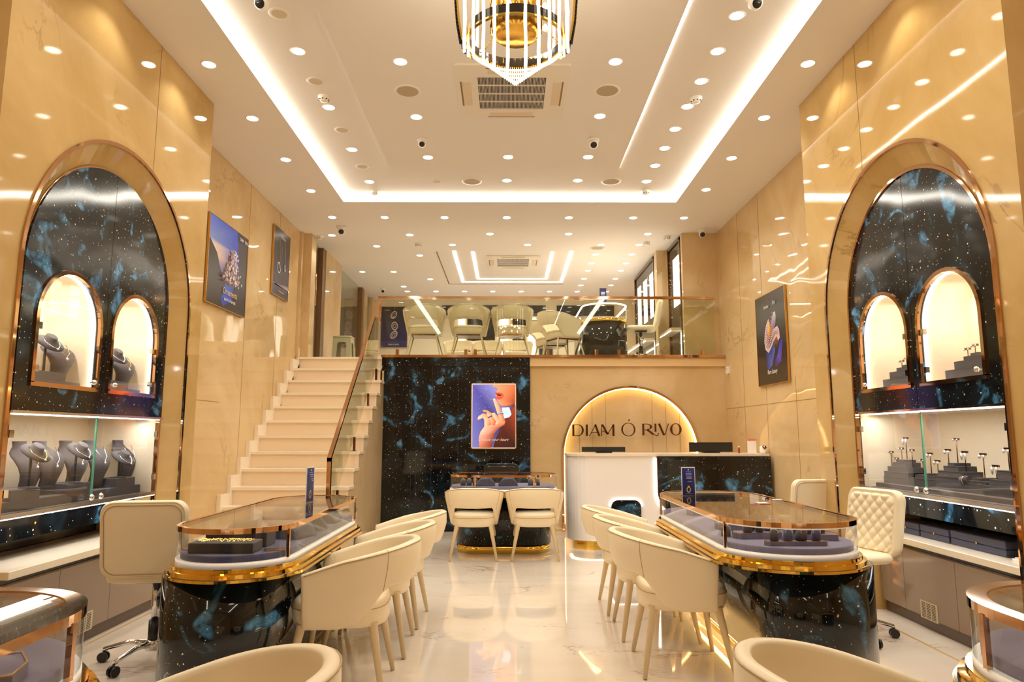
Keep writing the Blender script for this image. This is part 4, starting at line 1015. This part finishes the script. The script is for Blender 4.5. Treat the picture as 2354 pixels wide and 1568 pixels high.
def band(pts, w_, col):
    out = []
    for a, b in zip(pts, pts[1:]): out.append((stroke(a, b, w_), col)); 
    for a in pts: out.append((blob(a[0], a[1], w_/2, w_/2*.85, 10), col))
    return out
PK, PD = '#e6c8c8', '#6e5054'
r3 += [([(.44, .50), (.50, .62), (.56, .70), (.62, .765), (.68, .77), (.70, .72), (.68, .64), (.62, .57), (.55, .53), (.48, .47)], ['#9c7080', '#a88898', '#b8a0b8', '#d0c8e0', '#dcd4e8', '#b0a0c0', '#8c7898', '#84607c', '#7c5064', '#80505c']),
       ([(.60, .47), (.70, .50), (.76, .44), (.72, .36), (.60, .38)], ['#8a5a40', '#a06c48', '#6c4630', '#4c3028', '#3c2824']),
       ([(.45, .72), (.36, .66), (.30, .58), (.27, .48), (.30, .39), (.40, .345), (.50, .39), (.60, .46), (.70, .50), (.74, .44), (.80, .47), (.79, .56), (.73, .605), (.64, .59), (.55, .54), (.48, .49), (.44, .46), (.46, .54), (.50, .62)], [PK, PK, '#dcb8bc', PK, '#e8d0d4', '#ecd4d8', PK, PK, PK, '#d8b4b4', PK, '#dcb8bc', PK, PK, '#d8b4b8', '#c89ca0', '#a87078', '#98606c', '#c8a0a8']),
       ([(.43, .66), (.48, .665), (.505, .60), (.47, .52), (.43, .50), (.405, .57)], ['#f8c83c', '#f0b020', '#e89c18', '#d88818', '#e8a020', '#f8c030'])]
for P_ in ([(.37, .62), (.335, .54), (.33, .46), (.37, .405), (.43, .40), (.50, .45), (.58, .505), (.66, .545), (.72, .55), (.76, .51)], [(.40, .52), (.38, .46), (.42, .435), (.49, .475), (.57, .53), (.66, .57), (.73, .58)]):
    for (ax_, az_), (bx_, bz_) in zip(P_, P_[1:]):
        for q in range(6): r3.append((blob(ax_+(bx_-ax_)*q/6, az_+(bz_-az_)*q/6, .011, .008, 6), PD if q % 2 else '#f8e8e8'))
for k in range(40): u_ = r_.random(); r3.append((blob(.47+.2*u_+r_.uniform(-.03, .03), .53+.2*u_+r_.uniform(-.03, .03), .008, .007, 5), r_.choice(['#f0e0f0', '#7c3c50', '#c898a8'])))
poster('tall black poster of a pink-stoned swirling bangle on the right wall', (XR, 8.205, 1.943), -HP, .935, 1.107, r3,
       [('Timeless', .06, LIT, -.1, .835, 0, .8), ('fine', .075, quick('letter lilac', '#b8b4d8', .4), .16, .845, .4, .9), ('Rare Luxury', .075, LIT, .02, .115, .25, .8)])
def pendp():
    L_ = [([(0, 0), (1, 0), (1, 1), (0, 1)], ['#2c3478', '#2c3478', '#26242a', '#26242a']), ([(0, .10), (1, .10), (1, .20), (0, .16)], ['#3c4898', '#3c4898', '#2a2a40', '#2a2a40']), (stroke((.5, 1), (.5, .86), .01), '#b8a8ac')]
    for cx, cy, rx, ry, ro in ((.48, .80, .13, .09, .5), (.52, .52, .13, .11, -.2), (.50, .30, .15, .09, .4)):
        L_ += ringlayer(cx, cy, rx, ry, .3, '#d8c4cc', 16, ro); L_ += ringlayer(cx, cy, rx*.5, ry*.5, .4, '#c0acb8', 10, ro)
    return L_
poster('black poster of a three-part hanging pendant on the far upper wall', (-2.57, YE, 3.30), 0, .60, .93, pendp(), [('DIAM O RIVO', .05, LIT, 0, .05, 0, .8)])

# ------------------------------------------------------------------ staircase with glass railing
t = thing('staircase', 'cream stone staircase of thirteen steps climbing the left wall to the upper floor', 'staircase', (0, 0, 0))
RS, TD = 2.5/13, .257
ytop = 10.29
for k in range(1, 14):
    yk = ytop-TD*(13-k); zk = RS*k
    xr = -1.80 if k < 12 else -1.85
    yb_ = yk+TD+.02 if k < 13 else YB+.26
    st = MB().box(-3.10, xr+.012, yk, yb_, zk-.035, zk).build('tread', 'stone', t, bevel=.003)
    MB().box(-3.10, xr, yk+.022, yk+.04, zk-RS, zk-.035).build('riser', 'riser', t)
sk = []
for k in range(1, 14):
    yk = ytop-TD*(13-k); zk = RS*k; sk += [(yk-.05, zk-RS+.13 if k > 1 else 0), (yk-.05, zk+.13)]
sk += [(10.29, 2.63), (10.29, 2.4), (7.4, 0)]
rg = [[(XL+.001, y, z) for y, z in sk], [(XL+.045, y, z) for y, z in sk]]
o = MB(); n = len(sk); o.add(rg[0]+rg[1], [(i, (i+1) % n, n+(i+1) % n, n+i) for i in range(n)])
tr = tessellate_polygon([[Vector((y, z, 0)) for y, z in sk]]); o.add(rg[1], [list(a) for a in tr]); o.build('stepped_skirting', 'stone', t)
sp = [(ytop-TD*12+.034, 0)]
for k in range(1, 14): yk = ytop-TD*(13-k)+.034; sp += [(yk, RS*(k-1)-(.0 if k == 1 else .035)), (yk, RS*k-.036)]
sp += [(YB+.02, RS*12-.036)] if False else []
sp = [p for p in sp if p[0] <= YB-.022]+[(YB-.022, RS*12-.05), (YB-.022, 0)]
o = MB(); n = len(sp)
for xx in (-1.825, -1.80): o.add([(xx, y, z) for y, z in sp], [list(a) for a in tessellate_polygon([[Vector((y, z, 0)) for y, z in sp]])])
o.add([(-1.825, y, z) for y, z in sp]+[(-1.80, y, z) for y, z in sp], [(i, (i+1) % n, n+(i+1) % n, n+i) for i in range(n)])
o.build('side_cladding', 'wall', t)
t = thing('stair_railing', 'sloping rose-gold handrail with glass panels beside the stairs', 'railing', (0, 0, 0))
xg = -1.90; ya = 7.52; zt0, zt1 = 1.10, 3.35
def hand(y): return zt0+(zt1-zt0)*(y-ya)/(10.14-ya)
o = MB().tube([(xg, ya, .40), (xg, ya, zt0), (xg, 10.14, zt1)], .02, 4, smooth=False)
o = MB(); W2 = .022
o.box(xg-W2, xg+W2, ya-W2, ya+W2, RS*2, zt0+.01); o.build('newel_post', 'rose', t)
o = MB(); o.loft([[(xg-W2, y, z-.03), (xg+W2, y, z-.03), (xg+W2, y, z+.012), (xg-W2, y, z+.012)] for y, z in ((ya-W2, zt0), (10.12, zt1))], smooth=False); o.build('handrail', 'rose', t)
sec = [ya+.01, 8.46, 9.40, 10.08]
for a, b in zip(sec, sec[1:]):
    def low(y): return RS+(y-(ytop-TD*12))/TD*RS*1.0+.02
    MB().loft([[(xg-.005, y, low(y)), (xg+.005, y, low(y)), (xg+.005, y, hand(y)-.03), (xg-.005, y, hand(y)-.03)] for y in (a+.004, b-.004)], smooth=False).build('glass_panel', 'railglass', t)
for y in (7.84, 8.61, 9.38, 9.9):
    k = int((y-(ytop-TD*12))/TD)+1; z = RS*k
    MB().box(xg+.008, xg+.034, y-.02, y+.02, z, z+.17).box(xg-.02, xg+.05, y-.03, y+.03, z, z+.008).build('glass_clamp', 'bronze', t)
t = thing('balcony_railing', 'straight glass balustrade with a rose-gold top rail along the upper floor edge', 'railing', (0, 0, 0))
MB().box(-1.92, 3.06, YB+.02, YB+.06, 3.345, 3.385).build('top_rail', 'rose', t)
MB().box(-1.92, -1.88, YB+.02, YB+.06, 3.0, 3.36).build('end_post', 'rose', t)
xs = [-1.88, -.55, .62, 1.85, 3.05]
for a, b in zip(xs, xs[1:]): MB().box(a+.004, b-.004, YB+.035, YB+.045, ZM+.02, 3.35).build('glass_panel', 'railglass', t)
for x in (-1.62, -.62, -.48, .58, 1.30, 1.62, 2.86): MB().box(x-.022, x+.022, YB-.0, YB+.07, ZM+.004, ZM+.09).build('glass_clamp', 'rose', t)

# ------------------------------------------------------------------ upper floor fittings
# left glass partition with timber posts
def upwall(name, m, *b): return struct(MB().box(*b).build(name, m))
upwall('wall_left.002', 'wall', -3.26, -2.98, 10.30, 10.55, ZM, ZC)
upwall('wall_left.003', 'wall', -3.26, -3.02, 11.30, 12.37, ZM, ZC)
upwall('wall_left.004', 'wall', -3.26, -3.02, 14.40, 14.70, ZM, ZC)
upwall('wall_left.005', 'cream', -3.80, -3.70, 10.3, YE, ZM, ZC)
upwall('wall_left.006', 'wall', -3.26, -3.02, 15.25, YE, ZM, ZC)
upwall('wall_left.007', 'wall', -3.7, -3.1, 10.2, 10.3, ZM, ZC)
t = thing('glass_partition', 'glass door and panels between timber posts along the left of the upper floor', 'glass partition', (0, 0, 0))
for a, b in ((10.56, 11.12), (12.38, 14.18), (14.72, 15.24)):
    MB().box(-3.09, -3.08, a, b, ZM+.01, ZC-.01).build('glass_panel', 'railglass', t)
for a, b in ((11.13, 11.29), (14.2, 14.34)): MB().box(-3.12, -3.03, a, b, ZM, ZC).build('post', quick('walnut post', '#7c5a38', .3), t)
h = MB().tube([(-3.04, 10.66, 3.35), (-3.0, 10.66, 3.35), (-3.0, 10.66, 3.85), (-3.04, 10.66, 3.85)], .012, 8).build('door_handle', 'rose', t)
t = thing('plastic_stool', 'pale green plastic stool at the top of the stairs', 'stool', (-2.70, 11.35, ZM))
MB().loft([[(x*q, y*q, z) for x, y in rrect(-.15, .15, -.15, .15, .04, 4)] for q, z in ((.96, .42), (1, .43), (1, .44), (.94, .45))]).build('seat', 'stool', t)
for k in range(4):
    op = [(.085, .0005), (.075, .30)]+[(.035+.04*cos(HP*i/5), .30+.045*sin(HP*i/5)) for i in range(1, 6)]+[(-.035-.04*sin(HP*i/5), .30+.045*cos(HP*i/5)) for i in range(6)]+[(-.085, .0005)]
    o = MB().plate([(-.155, 0), (.155, 0), (.142, .42), (-.142, .42)], [op], -.006, .006).build('side_panel', 'stool', t)
    o.rotation_euler = (radians(-3), 0, HP*k); o.location = (.155*sin(HP*k), -.155*cos(HP*k), .001)
# round upper counter
t = thing('display_counter', 'upper-floor counter with lit glass top and a gold band above a dark base', 'display counter', (1.54, 0, ZM))
r, a, b = .36, 11.05, 12.3
MB().prism(caps_(r, a, b), 0, .62, True).build('counter_body', 'dark', t)
MB().prism(caps_(r+.01, a, b), .62, .665, True).build('gold_band', 'gold', t)
MB().prism(caps_(r-.02, a, b), .665, .68, True).build('velvet_deck', 'cream', t)
MB().prism(caps_(r, a, b), .665, .885, True, cap=False).build('side_glass', 'glass', t)
MB().platez(caps_(r+.004, a, b), [caps_(r-.016, a, b)], .885, .90).build('top_rim', 'leds', t)
t = thing('advert_card', 'small navy card standing on the upper-floor counter above the railing', 'table sign', (1.52, 10.95, ZM+.90))
MB().box(-.055, .055, -.003, .003, .06, .285).build('card', 'navy', t); MB().box(-.03, .03, -.02, .02, 0, .004).box(-.004, .004, 0, .006, .004, .06).build('holder', 'chrome', t)
for i in range(5): MB().box(-.03, .03, -.004, -.003, .17+i*.022, .176+i*.022).build('print_line', 'steel', t) if i < 3 else None
# wall display cabinets on the right of the upper floor
for i, (ya, yb2, xc, lab) in enumerate(((10.36, 11.18, 2.62, 'nearer'), (11.52, 13.3, 2.46, 'farther'))):
    t = thing('jewellery_wall_cabinet', '%s upright lit jewellery cabinet on the right of the upper floor' % lab, 'display cabinet', (xc, ya, ZM))
    Ln = yb2-ya
    MB().box(.02, .30, 0, Ln, 0, ZC-ZM-.03).build('carcass', 'dark', t)
    MB().box(0, .02, 0, .035, 0, ZC-ZM-.03).box(0, .02, Ln-.035, Ln, 0, ZC-ZM-.03).box(0, .02, 0, Ln, ZC-ZM-.07, ZC-ZM-.03).build('bronze_frame', 'bronze', t)
    np = 1 if i == 0 else 3
    for k in range(np):
        u0, u1 = .06+(Ln-.1)*k/np, .02+(Ln-.1)*(k+1)/np
        MB().box(.012, .019, u0+.1*(u1-u0), u1-.35*(u1-u0), .85, 1.62).build('lit_panel', 'panelit', t)
        for q in range(14 if i else 4):
            pass
        gm = MB(); rr = random.Random(k+i*9)
        for q in range(40): gm.lathe([(0, -.006), (.007, 0), (0, .006)], 4, (.008, u0+rr.uniform(.68, .98)*(u1-u0), .7+rr.random()*.95), smooth=False)
        gm.build('hanging_jewellery', 'gem', t)
    MB().box(-.16, .3, .03, Ln-.03, .42, .46).build('counter_shelf', 'stone', t)
    MB().box(-.162, -.158, .03, Ln-.03, .405, .42).build('shelf_light', 'leds', t)
    MB().box(.0, .018, .05, .09, .02, .40).build('side_light', 'leds', t)
upwall('wall_right.006', 'wall', 2.46, 2.63, 11.26, 11.46, ZM, ZC)
# far wall: dark windows and bright panels
o = MB()
for a, b in ((-1.5, -.95), (-.6, .1), (.35, .85), (1.1, 2.4)): o.box(a, b, YE-.03, YE-.001, 4.02, 4.26)
tag(o.build('transom_window', 'mirrorwin'), 'band of dark transom glass high on the far upper wall', 'window')
for i, (a, b) in enumerate(((-1.12, -.98), (-.2, .0), (.45, .62))):
    o = MB().box(a, b, YE-.04, YE-.002, 3.0, 3.98).build('lit_column', 'panelit'); tag(o, 'bright vertical lit panel on the far upper wall, %s of three from the left' % ORD[i], 'wall light', 'lit panels on the far upper wall')
for i, (a, b) in enumerate(((-.92, -.3), (.1, .40), (.7, 1.0))):
    o = MB().box(a, b, YE-.035, YE-.002, ZM, 3.98).build('dark_door_panel', 'dark'); tag(o, 'dark glossy panel on the far upper wall, %s of three from the left' % ORD[i], 'wall panel', 'dark panels on the far upper wall')

# ------------------------------------------------------------------ ceiling fittings
def make_downlight():
    t = bpy.data.objects.new('downlight', None); COL.objects.link(t)
    MB().lathe([(.048, .004), (.060, -.004), (.066, 0), (.066, .004)], 24, caps=False).build('trim_ring', 'white', t)
    MB().lathe([(0, -.0035), (.050, -.0035), (.052, .003)], 24, caps=False).build('lens', 'lens', t)
    l = bpy.data.lights.new('lamp', 'SPOT'); l.energy = E_SPOT; l.color = LCOL; l.spot_size = radians(116); l.spot_blend = .5; l.shadow_soft_size = .04
    o = bpy.data.objects.new('lamp', l); COL.objects.link(o); o.parent = t; o.location = (0, 0, -.012)
    return t
dl = make_downlight(); dlu = [0]
def down(x, y, z, label, group):
    if not dlu[0]: c = dl; dlu[0] = 1; c.location = (x, y, z)
    else: c = dup(dl, (x, y, z))
    tag(c, label, 'ceiling light', group)
ZT = ZC+R_
ZP = ZT-.028
def row(pts, z, what, how):
    n = len(pts)
    for i, (x, y) in enumerate(pts):
        down(x, y, z, '%s, %s of %s %s' % (what, ORD[i], NUM[n], how), what)
row([(x, 9.5) for x in (-2.48, -1.742, -.898, -.021, .857, 1.765, 2.482)], ZC, 'downlight in the row behind the cove light', 'from left')
row([(-2.48, y) for y in (8.43, 7.43, 6.41, 5.42, 4.42, 3.42, 2.4)], ZC, 'downlight between cove light and left wall', 'from the back')
row([(2.475, y) for y in (8.36, 7.36, 6.37, 5.38, 4.40, 3.4, 2.4)], ZC, 'downlight between cove light and right wall', 'from the back')
k_, kp = 1.0283, 1.0191                             # positions scaled about the camera onto the raised tray and its centre panel
row([(-1.68*k_, y*k_) for y in (8.109, 7.149, 6.176, 5.214, 4.25, 3.3)], ZT, 'downlight in the left tray line', 'from the back')
row([(1.672*k_, y*k_) for y in (8.076, 7.581, 7.096, 6.625, 6.14, 5.672, 5.196, 4.718, 4.2, 3.5)], ZT, 'downlight in the close-set right tray line', 'from the back')
row([(-.888*kp, y*kp) for y in (7.357, 6.37, 5.367, 4.37, 3.3)], ZP, 'downlight in the line left of the chandelier', 'from the back')
row([(.88*kp, y*kp) for y in (7.335, 6.341, 5.357, 4.37, 3.3)], ZP, 'downlight in the line right of the chandelier', 'from the back')
row([(-.018*k_, 8.056*k_), (.837*k_, 8.051*k_)], ZT, 'downlight on the far tray margin', 'from left')
row([(-.002, 7.34*kp), (.0, 2.2)], ZP, 'downlight on the tray centre line', 'from the back')
row([(x, y) for x, y in ((-2.709, 10.395), (-1.509, 10.365), (-.281, 10.311), (.921, 10.305), (2.129, 10.298))], ZC, 'downlight in the first upper-floor row', 'from left')
row([(-2.137, 11.013), (-.901, 10.928), (.314, 10.921), (1.5, 10.915), (2.111, 10.911)], ZC, 'downlight in the second upper-floor row', 'from left')
row([(-1.51, 11.59), (-2.743, 12.812), (-2.154, 12.809), (-1.536, 13.433), (-2.161, 14.126)], ZC, 'downlight left of the upper ceiling lines', 'from the front')
row([(x, 14.6) for x in (-2.153, -1.541, -.932, -.328, .277, .881, 1.476, 2.1)], ZC, 'downlight in the farthest upper-floor row', 'from left')
row([(1.49, y) for y in (11.515, 12.12, 12.684, 13.377, 13.979)], ZC, 'upper downlight, inner line right of the lit U', 'from the front')
row([(2.104, y) for y in (11.512, 12.116, 12.68, 13.374, 13.975)], ZC, 'upper downlight, outer line right of the lit U', 'from the front')
# upper U-shaped line lights
def ulight(x0, x1, ya, yb, w_, label):
    pts = [(x0, ya), (x0, yb), (x1, yb), (x1, ya), (x1-w_, ya), (x1-w_, yb-w_), (x0+w_, yb-w_), (x0+w_, ya)]
    tag(MB().prism(pts, ZC-.008, ZC-.0005).build('linear_light', 'led2'), label, 'ceiling light')
ulight(-.93, 1.085, 11.29, 13.68, .05, 'outer U-shaped line light in the upper-floor ceiling')
ulight(-.615, .765, 11.33, 13.40, .045, 'inner U-shaped line light in the upper-floor ceiling')
o = MB().box(-1.21, -1.19, 11.36, 13.87, ZC-.004, ZC+.001).box(-1.21, 1.12, 13.86, 13.87, ZC-.004, ZC+.001).build('ceiling_inlay', 'bronze'); tag(o, 'thin bronze inlay line left of the upper ceiling lights', 'ceiling inlay')

def cassette(loc, sc, label):
    t = thing('air_conditioner', label, 'air conditioner', loc)
    A = .48*sc; B = .29*sc
    MB().plate([(0, 0)], [], 0, 0) if False else None
    MB().platez(rrect(-A, A, -A, A, .03), [rrect(-B, B, -B, B, .01)], -.022, .0).build('panel', 'plastic', t, bevel=.004)
    MB().box(-B, B, -B, B, -.004, -.002).build('filter', 'black', t)
    gr = MB(); n = 48
    for i in range(n+1): x = -B+2*B*i/n; gr.box(x-.0022, x+.0022, -B, B, -.019, -.010)
    for j in range(5): y = -B+2*B*j/4; gr.box(-B, B, y-.005, y+.005, -.021, -.012)
    gr.build('intake_grille', 'plastic', t)
    for k in range(4):
        a = HP*k; f = MB().box(-.20*sc, .20*sc, .35*sc, .425*sc, -.026, -.022)
        f.build('louvre', quick('louvre cream', '#e4d4ba', .4), t, rot=(0, 0, a))
        MB().box(-.215*sc, .215*sc, .425*sc, .44*sc, -.0235, -.022).build('outlet_slot', quick('slot', '#8a7458', .5), t, rot=(0, 0, a))
    return t
cassette((.03*kp, 5.87*kp, ZP), 1.04, 'square ceiling air conditioner behind the chandelier')
cassette((.085, 12.03, ZC), .96, 'square ceiling air conditioner inside the upper U-shaped lights')
def speaker(x, y, z, label):
    t = thing('ceiling_speaker', label, 'ceiling speaker', (x, y, z), 0, 'round ceiling speakers')
    MB().lathe([(.098, -.004), (.120, -.006), (.124, 0)], 28, caps=False).build('ring', 'white', t); MB().lathe([(0, -.003), (.099, -.003)], 28, caps=False).build('mesh_face', 'speaker', t)
speaker(-.898*kp, 5.86*kp, ZP, 'round ceiling speaker left of the air conditioner'); speaker(.88*kp, 5.84*kp, ZP, 'round ceiling speaker right of the air conditioner')
speaker(-.439*k_, 8.087*k_, ZT, 'round ceiling speaker near the back left of the tray'); speaker(1.245*k_, 8.078*k_, ZT, 'round ceiling speaker near the back right of the tray'); speaker(1.46, 11.1, ZC, 'round ceiling speaker over the upper floor')
for i, y in enumerate((4.715, 5.691, 6.664, 7.626)):
    t = thing('recessed_spotlight', 'unlit recessed spotlight in the left line of the tray, %s of four from the front' % ORD[i], 'ceiling light', (-1.668*k_, y*k_, ZT), 0, 'unlit recessed spotlights')
    MB().lathe([(.056, -.002), (.078, -.004), (.082, 0)], 24, caps=False).build('ring', 'white', t); MB().lathe([(0, -.001), (.057, -.001)], 24, caps=False).build('lamp_face', 'recess', t)
t = thing('recessed_spotlight', 'small unlit recessed spotlight at the back of the tray left of centre', 'ceiling light', (-.865*k_, 8.09*k_, ZT), 0)
MB().lathe([(.05, -.002), (.062, -.004), (.066, 0)], 24, caps=False).build('ring', 'white', t); MB().lathe([(0, -.001), (.05, -.001)], 24, caps=False).build('lamp_face', 'recess', t)
def smoke(x, y, z, label):
    t = thing('smoke_detector', label, 'smoke detector', (x, y, z), 0, 'ceiling smoke detectors')
    MB().lathe([(.055, 0), (.055, -.012), (.046, -.02), (.046, -.03), (.034, -.048), (0, -.052)], 24, caps=False).build('housing', 'white', t)
    o = MB()
    for k in range(8): a = 2*pi*k/8; o.cbox((.043*cos(a), .043*sin(a), -.036), (.012, .012, .006))
    o.build('vents', 'black', t)
smoke(-1.67*k_, 5.965*k_, ZT, 'smoke detector in the left part of the tray'); smoke(1.708*k_, 5.971*k_, ZT, 'smoke detector in the right part of the tray')
smoke(-1.681*k_, 8.44*k_, ZT, 'smoke detector at the far left corner of the tray'); smoke(1.726*k_, 8.40*k_, ZT, 'smoke detector at the far right corner of the tray')
smoke(-1.44, 10.85, ZC, 'smoke detector over the upper floor, left'); smoke(2.2, 10.75, ZC, 'smoke detector over the upper floor, right'); smoke(-2.9, 10.45, ZC, 'smoke detector at the top of the stairs'); smoke(2.45, 10.42, ZC, 'smoke detector beside the upper display cabinet')
def camera_(x, y, z, yaw, label, big=1.0):
    t = thing('security_camera', label, 'security camera', (x, y, z), yaw, 'dome security cameras')
    MB().lathe([(.058*big, 0), (.055*big, -.018*big), (.045*big, -.024*big)], 24).build('mount', 'white', t)
    b = MB().lathe([(0, -.045), (.03, -.038), (.042, -.018), (.044, .01), (.036, .028), (.026, .034)], 20, smooth=True).build('eyeball', 'white', t, loc=(0, 0, -.05*big), rot=(radians(125), 0, 0))
    b.scale = (big, big, big)
    MB().lathe([(0, .0345), (.028, .034), (.034, .028), (.0345, .024)], 20).build('lens_face', 'black', b); MB().lathe([(0, .037), (.012, .037), (.012, .033)], 14).build('lens_glass', 'mirrorwin', b)
camera_(-.895*kp, 6.88*kp, ZP, .15, 'dome camera left of centre near the back of the tray', .95); camera_(.882*kp, 6.87*kp, ZP, 0, 'dome camera right of centre near the back of the tray', 1.1)
camera_(-1.72*k_, 4.50*k_, ZT, -.1, 'dome camera cut by the top edge, left of the chandelier', 1.15); camera_(1.72*k_, 4.48*k_, ZT, .1, 'dome camera cut by the top edge, right of the chandelier', 1.15)
camera_(-2.46, 9.95, ZC, .3, 'dome camera under the ceiling above the stairs', 1.25); camera_(2.90, 10.07, ZC, -.2, 'dome camera at the right end of the balcony ceiling', 1.25)
camera_(-2.62, 14.3, ZC, .2, 'small dome camera deep over the upper floor', 1.0)
t = thing('wall_sensor', 'small white box on the right wall just under the mezzanine edge', 'sensor', (XR-.0, 9.93, 2.22), -HP)
MB().prismy(rrect(-.04, .04, 0, .10, .01), -.03, 0).build('box', 'white', t); MB().box(-.012, .012, -.031, -.03, .05, .08).build('print', 'speaker', t)
t = thing('power_socket', 'cream wall socket inside the lower left showcase', 'socket', (-3.40, 4.50, 1.30), HP)
MB().prismy(rrect(-.04, .04, 0, .08, .01), -.008, 0).build('plate', 'plastic', t); MB().box(-.012, .012, -.009, -.008, .02, .06).build('switches', 'speaker', t)

# ------------------------------------------------------------------ chandelier
CX, CY = .045, 3.85
t = thing('chandelier', 'large crystal chandelier with glowing rods and a gold core hanging from the tray', 'chandelier', (CX, CY, 0))
zr, rr_ = 3.68, .285
MB().tube([(0, 0, ZP), (0, 0, 4.9)], .01, 6) if False else None
MB().lathe([(.18, ZP), (.18, ZP-.02), (.02, ZP-.04)], 28).build('canopy', 'gold', t)
MB().lathe([(.13, ZP-.03), (.15, ZP-.06), (.15, zr+.03), (.11, zr+.0), (0, zr-.005)], 28).build('core_drum', 'filig', t)
o = MB()
for k in range(20):
    a = 2*pi*k/20
    o.tube([(.152*cos(a+.12*sin(q*1.3+k)), .152*sin(a+.12*sin(q*1.3+k)), ZP-.06-(ZP-.1-zr)*q/6) for q in range(7)], .004, 5)
o.build('filigree', 'bronze', t)
MB().platez([(rr_*1.02*cos(2*pi*i/48), rr_*1.02*sin(2*pi*i/48)) for i in range(48)], [[(rr_*.985*cos(2*pi*i/48), rr_*.985*sin(2*pi*i/48)) for i in range(48)]], zr-.02, zr+.035).build('lower_ring', 'dark', t)
MB().platez([(rr_*1.04*cos(2*pi*i/48), rr_*1.04*sin(2*pi*i/48)) for i in range(48)], [[(rr_*.97*cos(2*pi*i/48), rr_*.97*sin(2*pi*i/48)) for i in range(48)]], zr-.03, zr-.02).build('ring_edge', 'gold', t)
MB().platez([(.33*cos(2*pi*i/48), .33*sin(2*pi*i/48)) for i in range(48)], [[(.29*cos(2*pi*i/48), .29*sin(2*pi*i/48)) for i in range(48)]], ZP-.05, ZP-.035).build('upper_ring', 'gold', t)
def low(x, y):                                       # ends set from image pixels along camera sight lines: crystals hang longest in the middle and towards the front
    dx = min(1, abs(x)/.27)
    return 3.387+.185*dx+y*(.529+.048*dx)
for sg in (-1, 1):
    for ph in (9, 23, 36, 51, 74, 100, 130):
        a = radians(ph)*sg-HP; x, y = (.30)*cos(a), .30*sin(a); zl = low(x, y)+.02
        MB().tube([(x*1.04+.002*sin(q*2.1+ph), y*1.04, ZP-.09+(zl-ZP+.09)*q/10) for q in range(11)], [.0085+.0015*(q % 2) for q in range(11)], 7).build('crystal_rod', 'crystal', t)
for k in range(6):
    a = 2*pi*k/6+.3
    MB().tube([(.15*cos(a), .15*sin(a), zr+.12), (rr_*cos(a), rr_*sin(a), zr+.01)], .004, 6).build('spoke', 'gold', t)
    for q in range(3):
        MB().lathe([(0, -.02), (.014, -.01), (.016, .005), (.008, .02), (0, .03)], 12, (.185*cos(a), .185*sin(a), zr+.10+.14*q)).build('bulb', 'bulb', t)
bw = MB()
for k in range(84):
    a = pi*(k+.5)/84*1.16-.08*pi; x, y = .285*cos(a), .285*sin(a); zt_ = zr-.03; zl = low(x, y); n_ = max(1, int((zt_-zl)/.026))
    for q in range(n_):
        z = zt_-(q+.5)*.026; bw.lathe([(0, -.013), (.0055, -.006), (.0055, .006), (0, .013)], 5, (x, y, z), smooth=False)
    bw.lathe([(0, -.03), (.006, -.022), (.006, 0), (0, .006)], 5, (x, y, zl+.02), smooth=False)
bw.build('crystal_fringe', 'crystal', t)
for sg in (-1, 1):
    pr = [(.345, ZP-.05), (.35, 4.15), (.35, 3.93), (.338, 3.78), (.318, 3.66), (.288, 3.60), (.262, 3.565)]
    MB().loft([[(sg*(x+a), b, z+a*.3) for a, b in ((-.006, -.03), (.006, -.03), (.006, .03), (-.006, .03))] for x, z in pr], smooth=False).build('beaded_rib', 'gold', t)
    bd = MB()
    for (xa_, za_), (xb_, zb_) in zip(pr, pr[1:]):
        n_ = max(2, int(math.hypot(xb_-xa_, zb_-za_)/.024))
        for q in range(n_): u = q/n_; bd.cbox((sg*(xa_+(xb_-xa_)*u+.012), -.012, za_+(zb_-za_)*u), (.014, .016, .012)).cbox((sg*(xa_+(xb_-xa_)*u+.012), .012, za_+(zb_-za_)*u), (.014, .016, .012))
    bd.build('bead_border', 'dark', t)
for k in range(6):
    a = 2*pi*k/6
    l = bpy.data.lights.new('lamp', 'POINT'); l.energy = 4; l.color = (1, .84, .62); l.shadow_soft_size = .015
    o = bpy.data.objects.new('lamp', l); COL.objects.link(o); o.parent = t; o.location = (.22*cos(a), .22*sin(a), zr+.2)
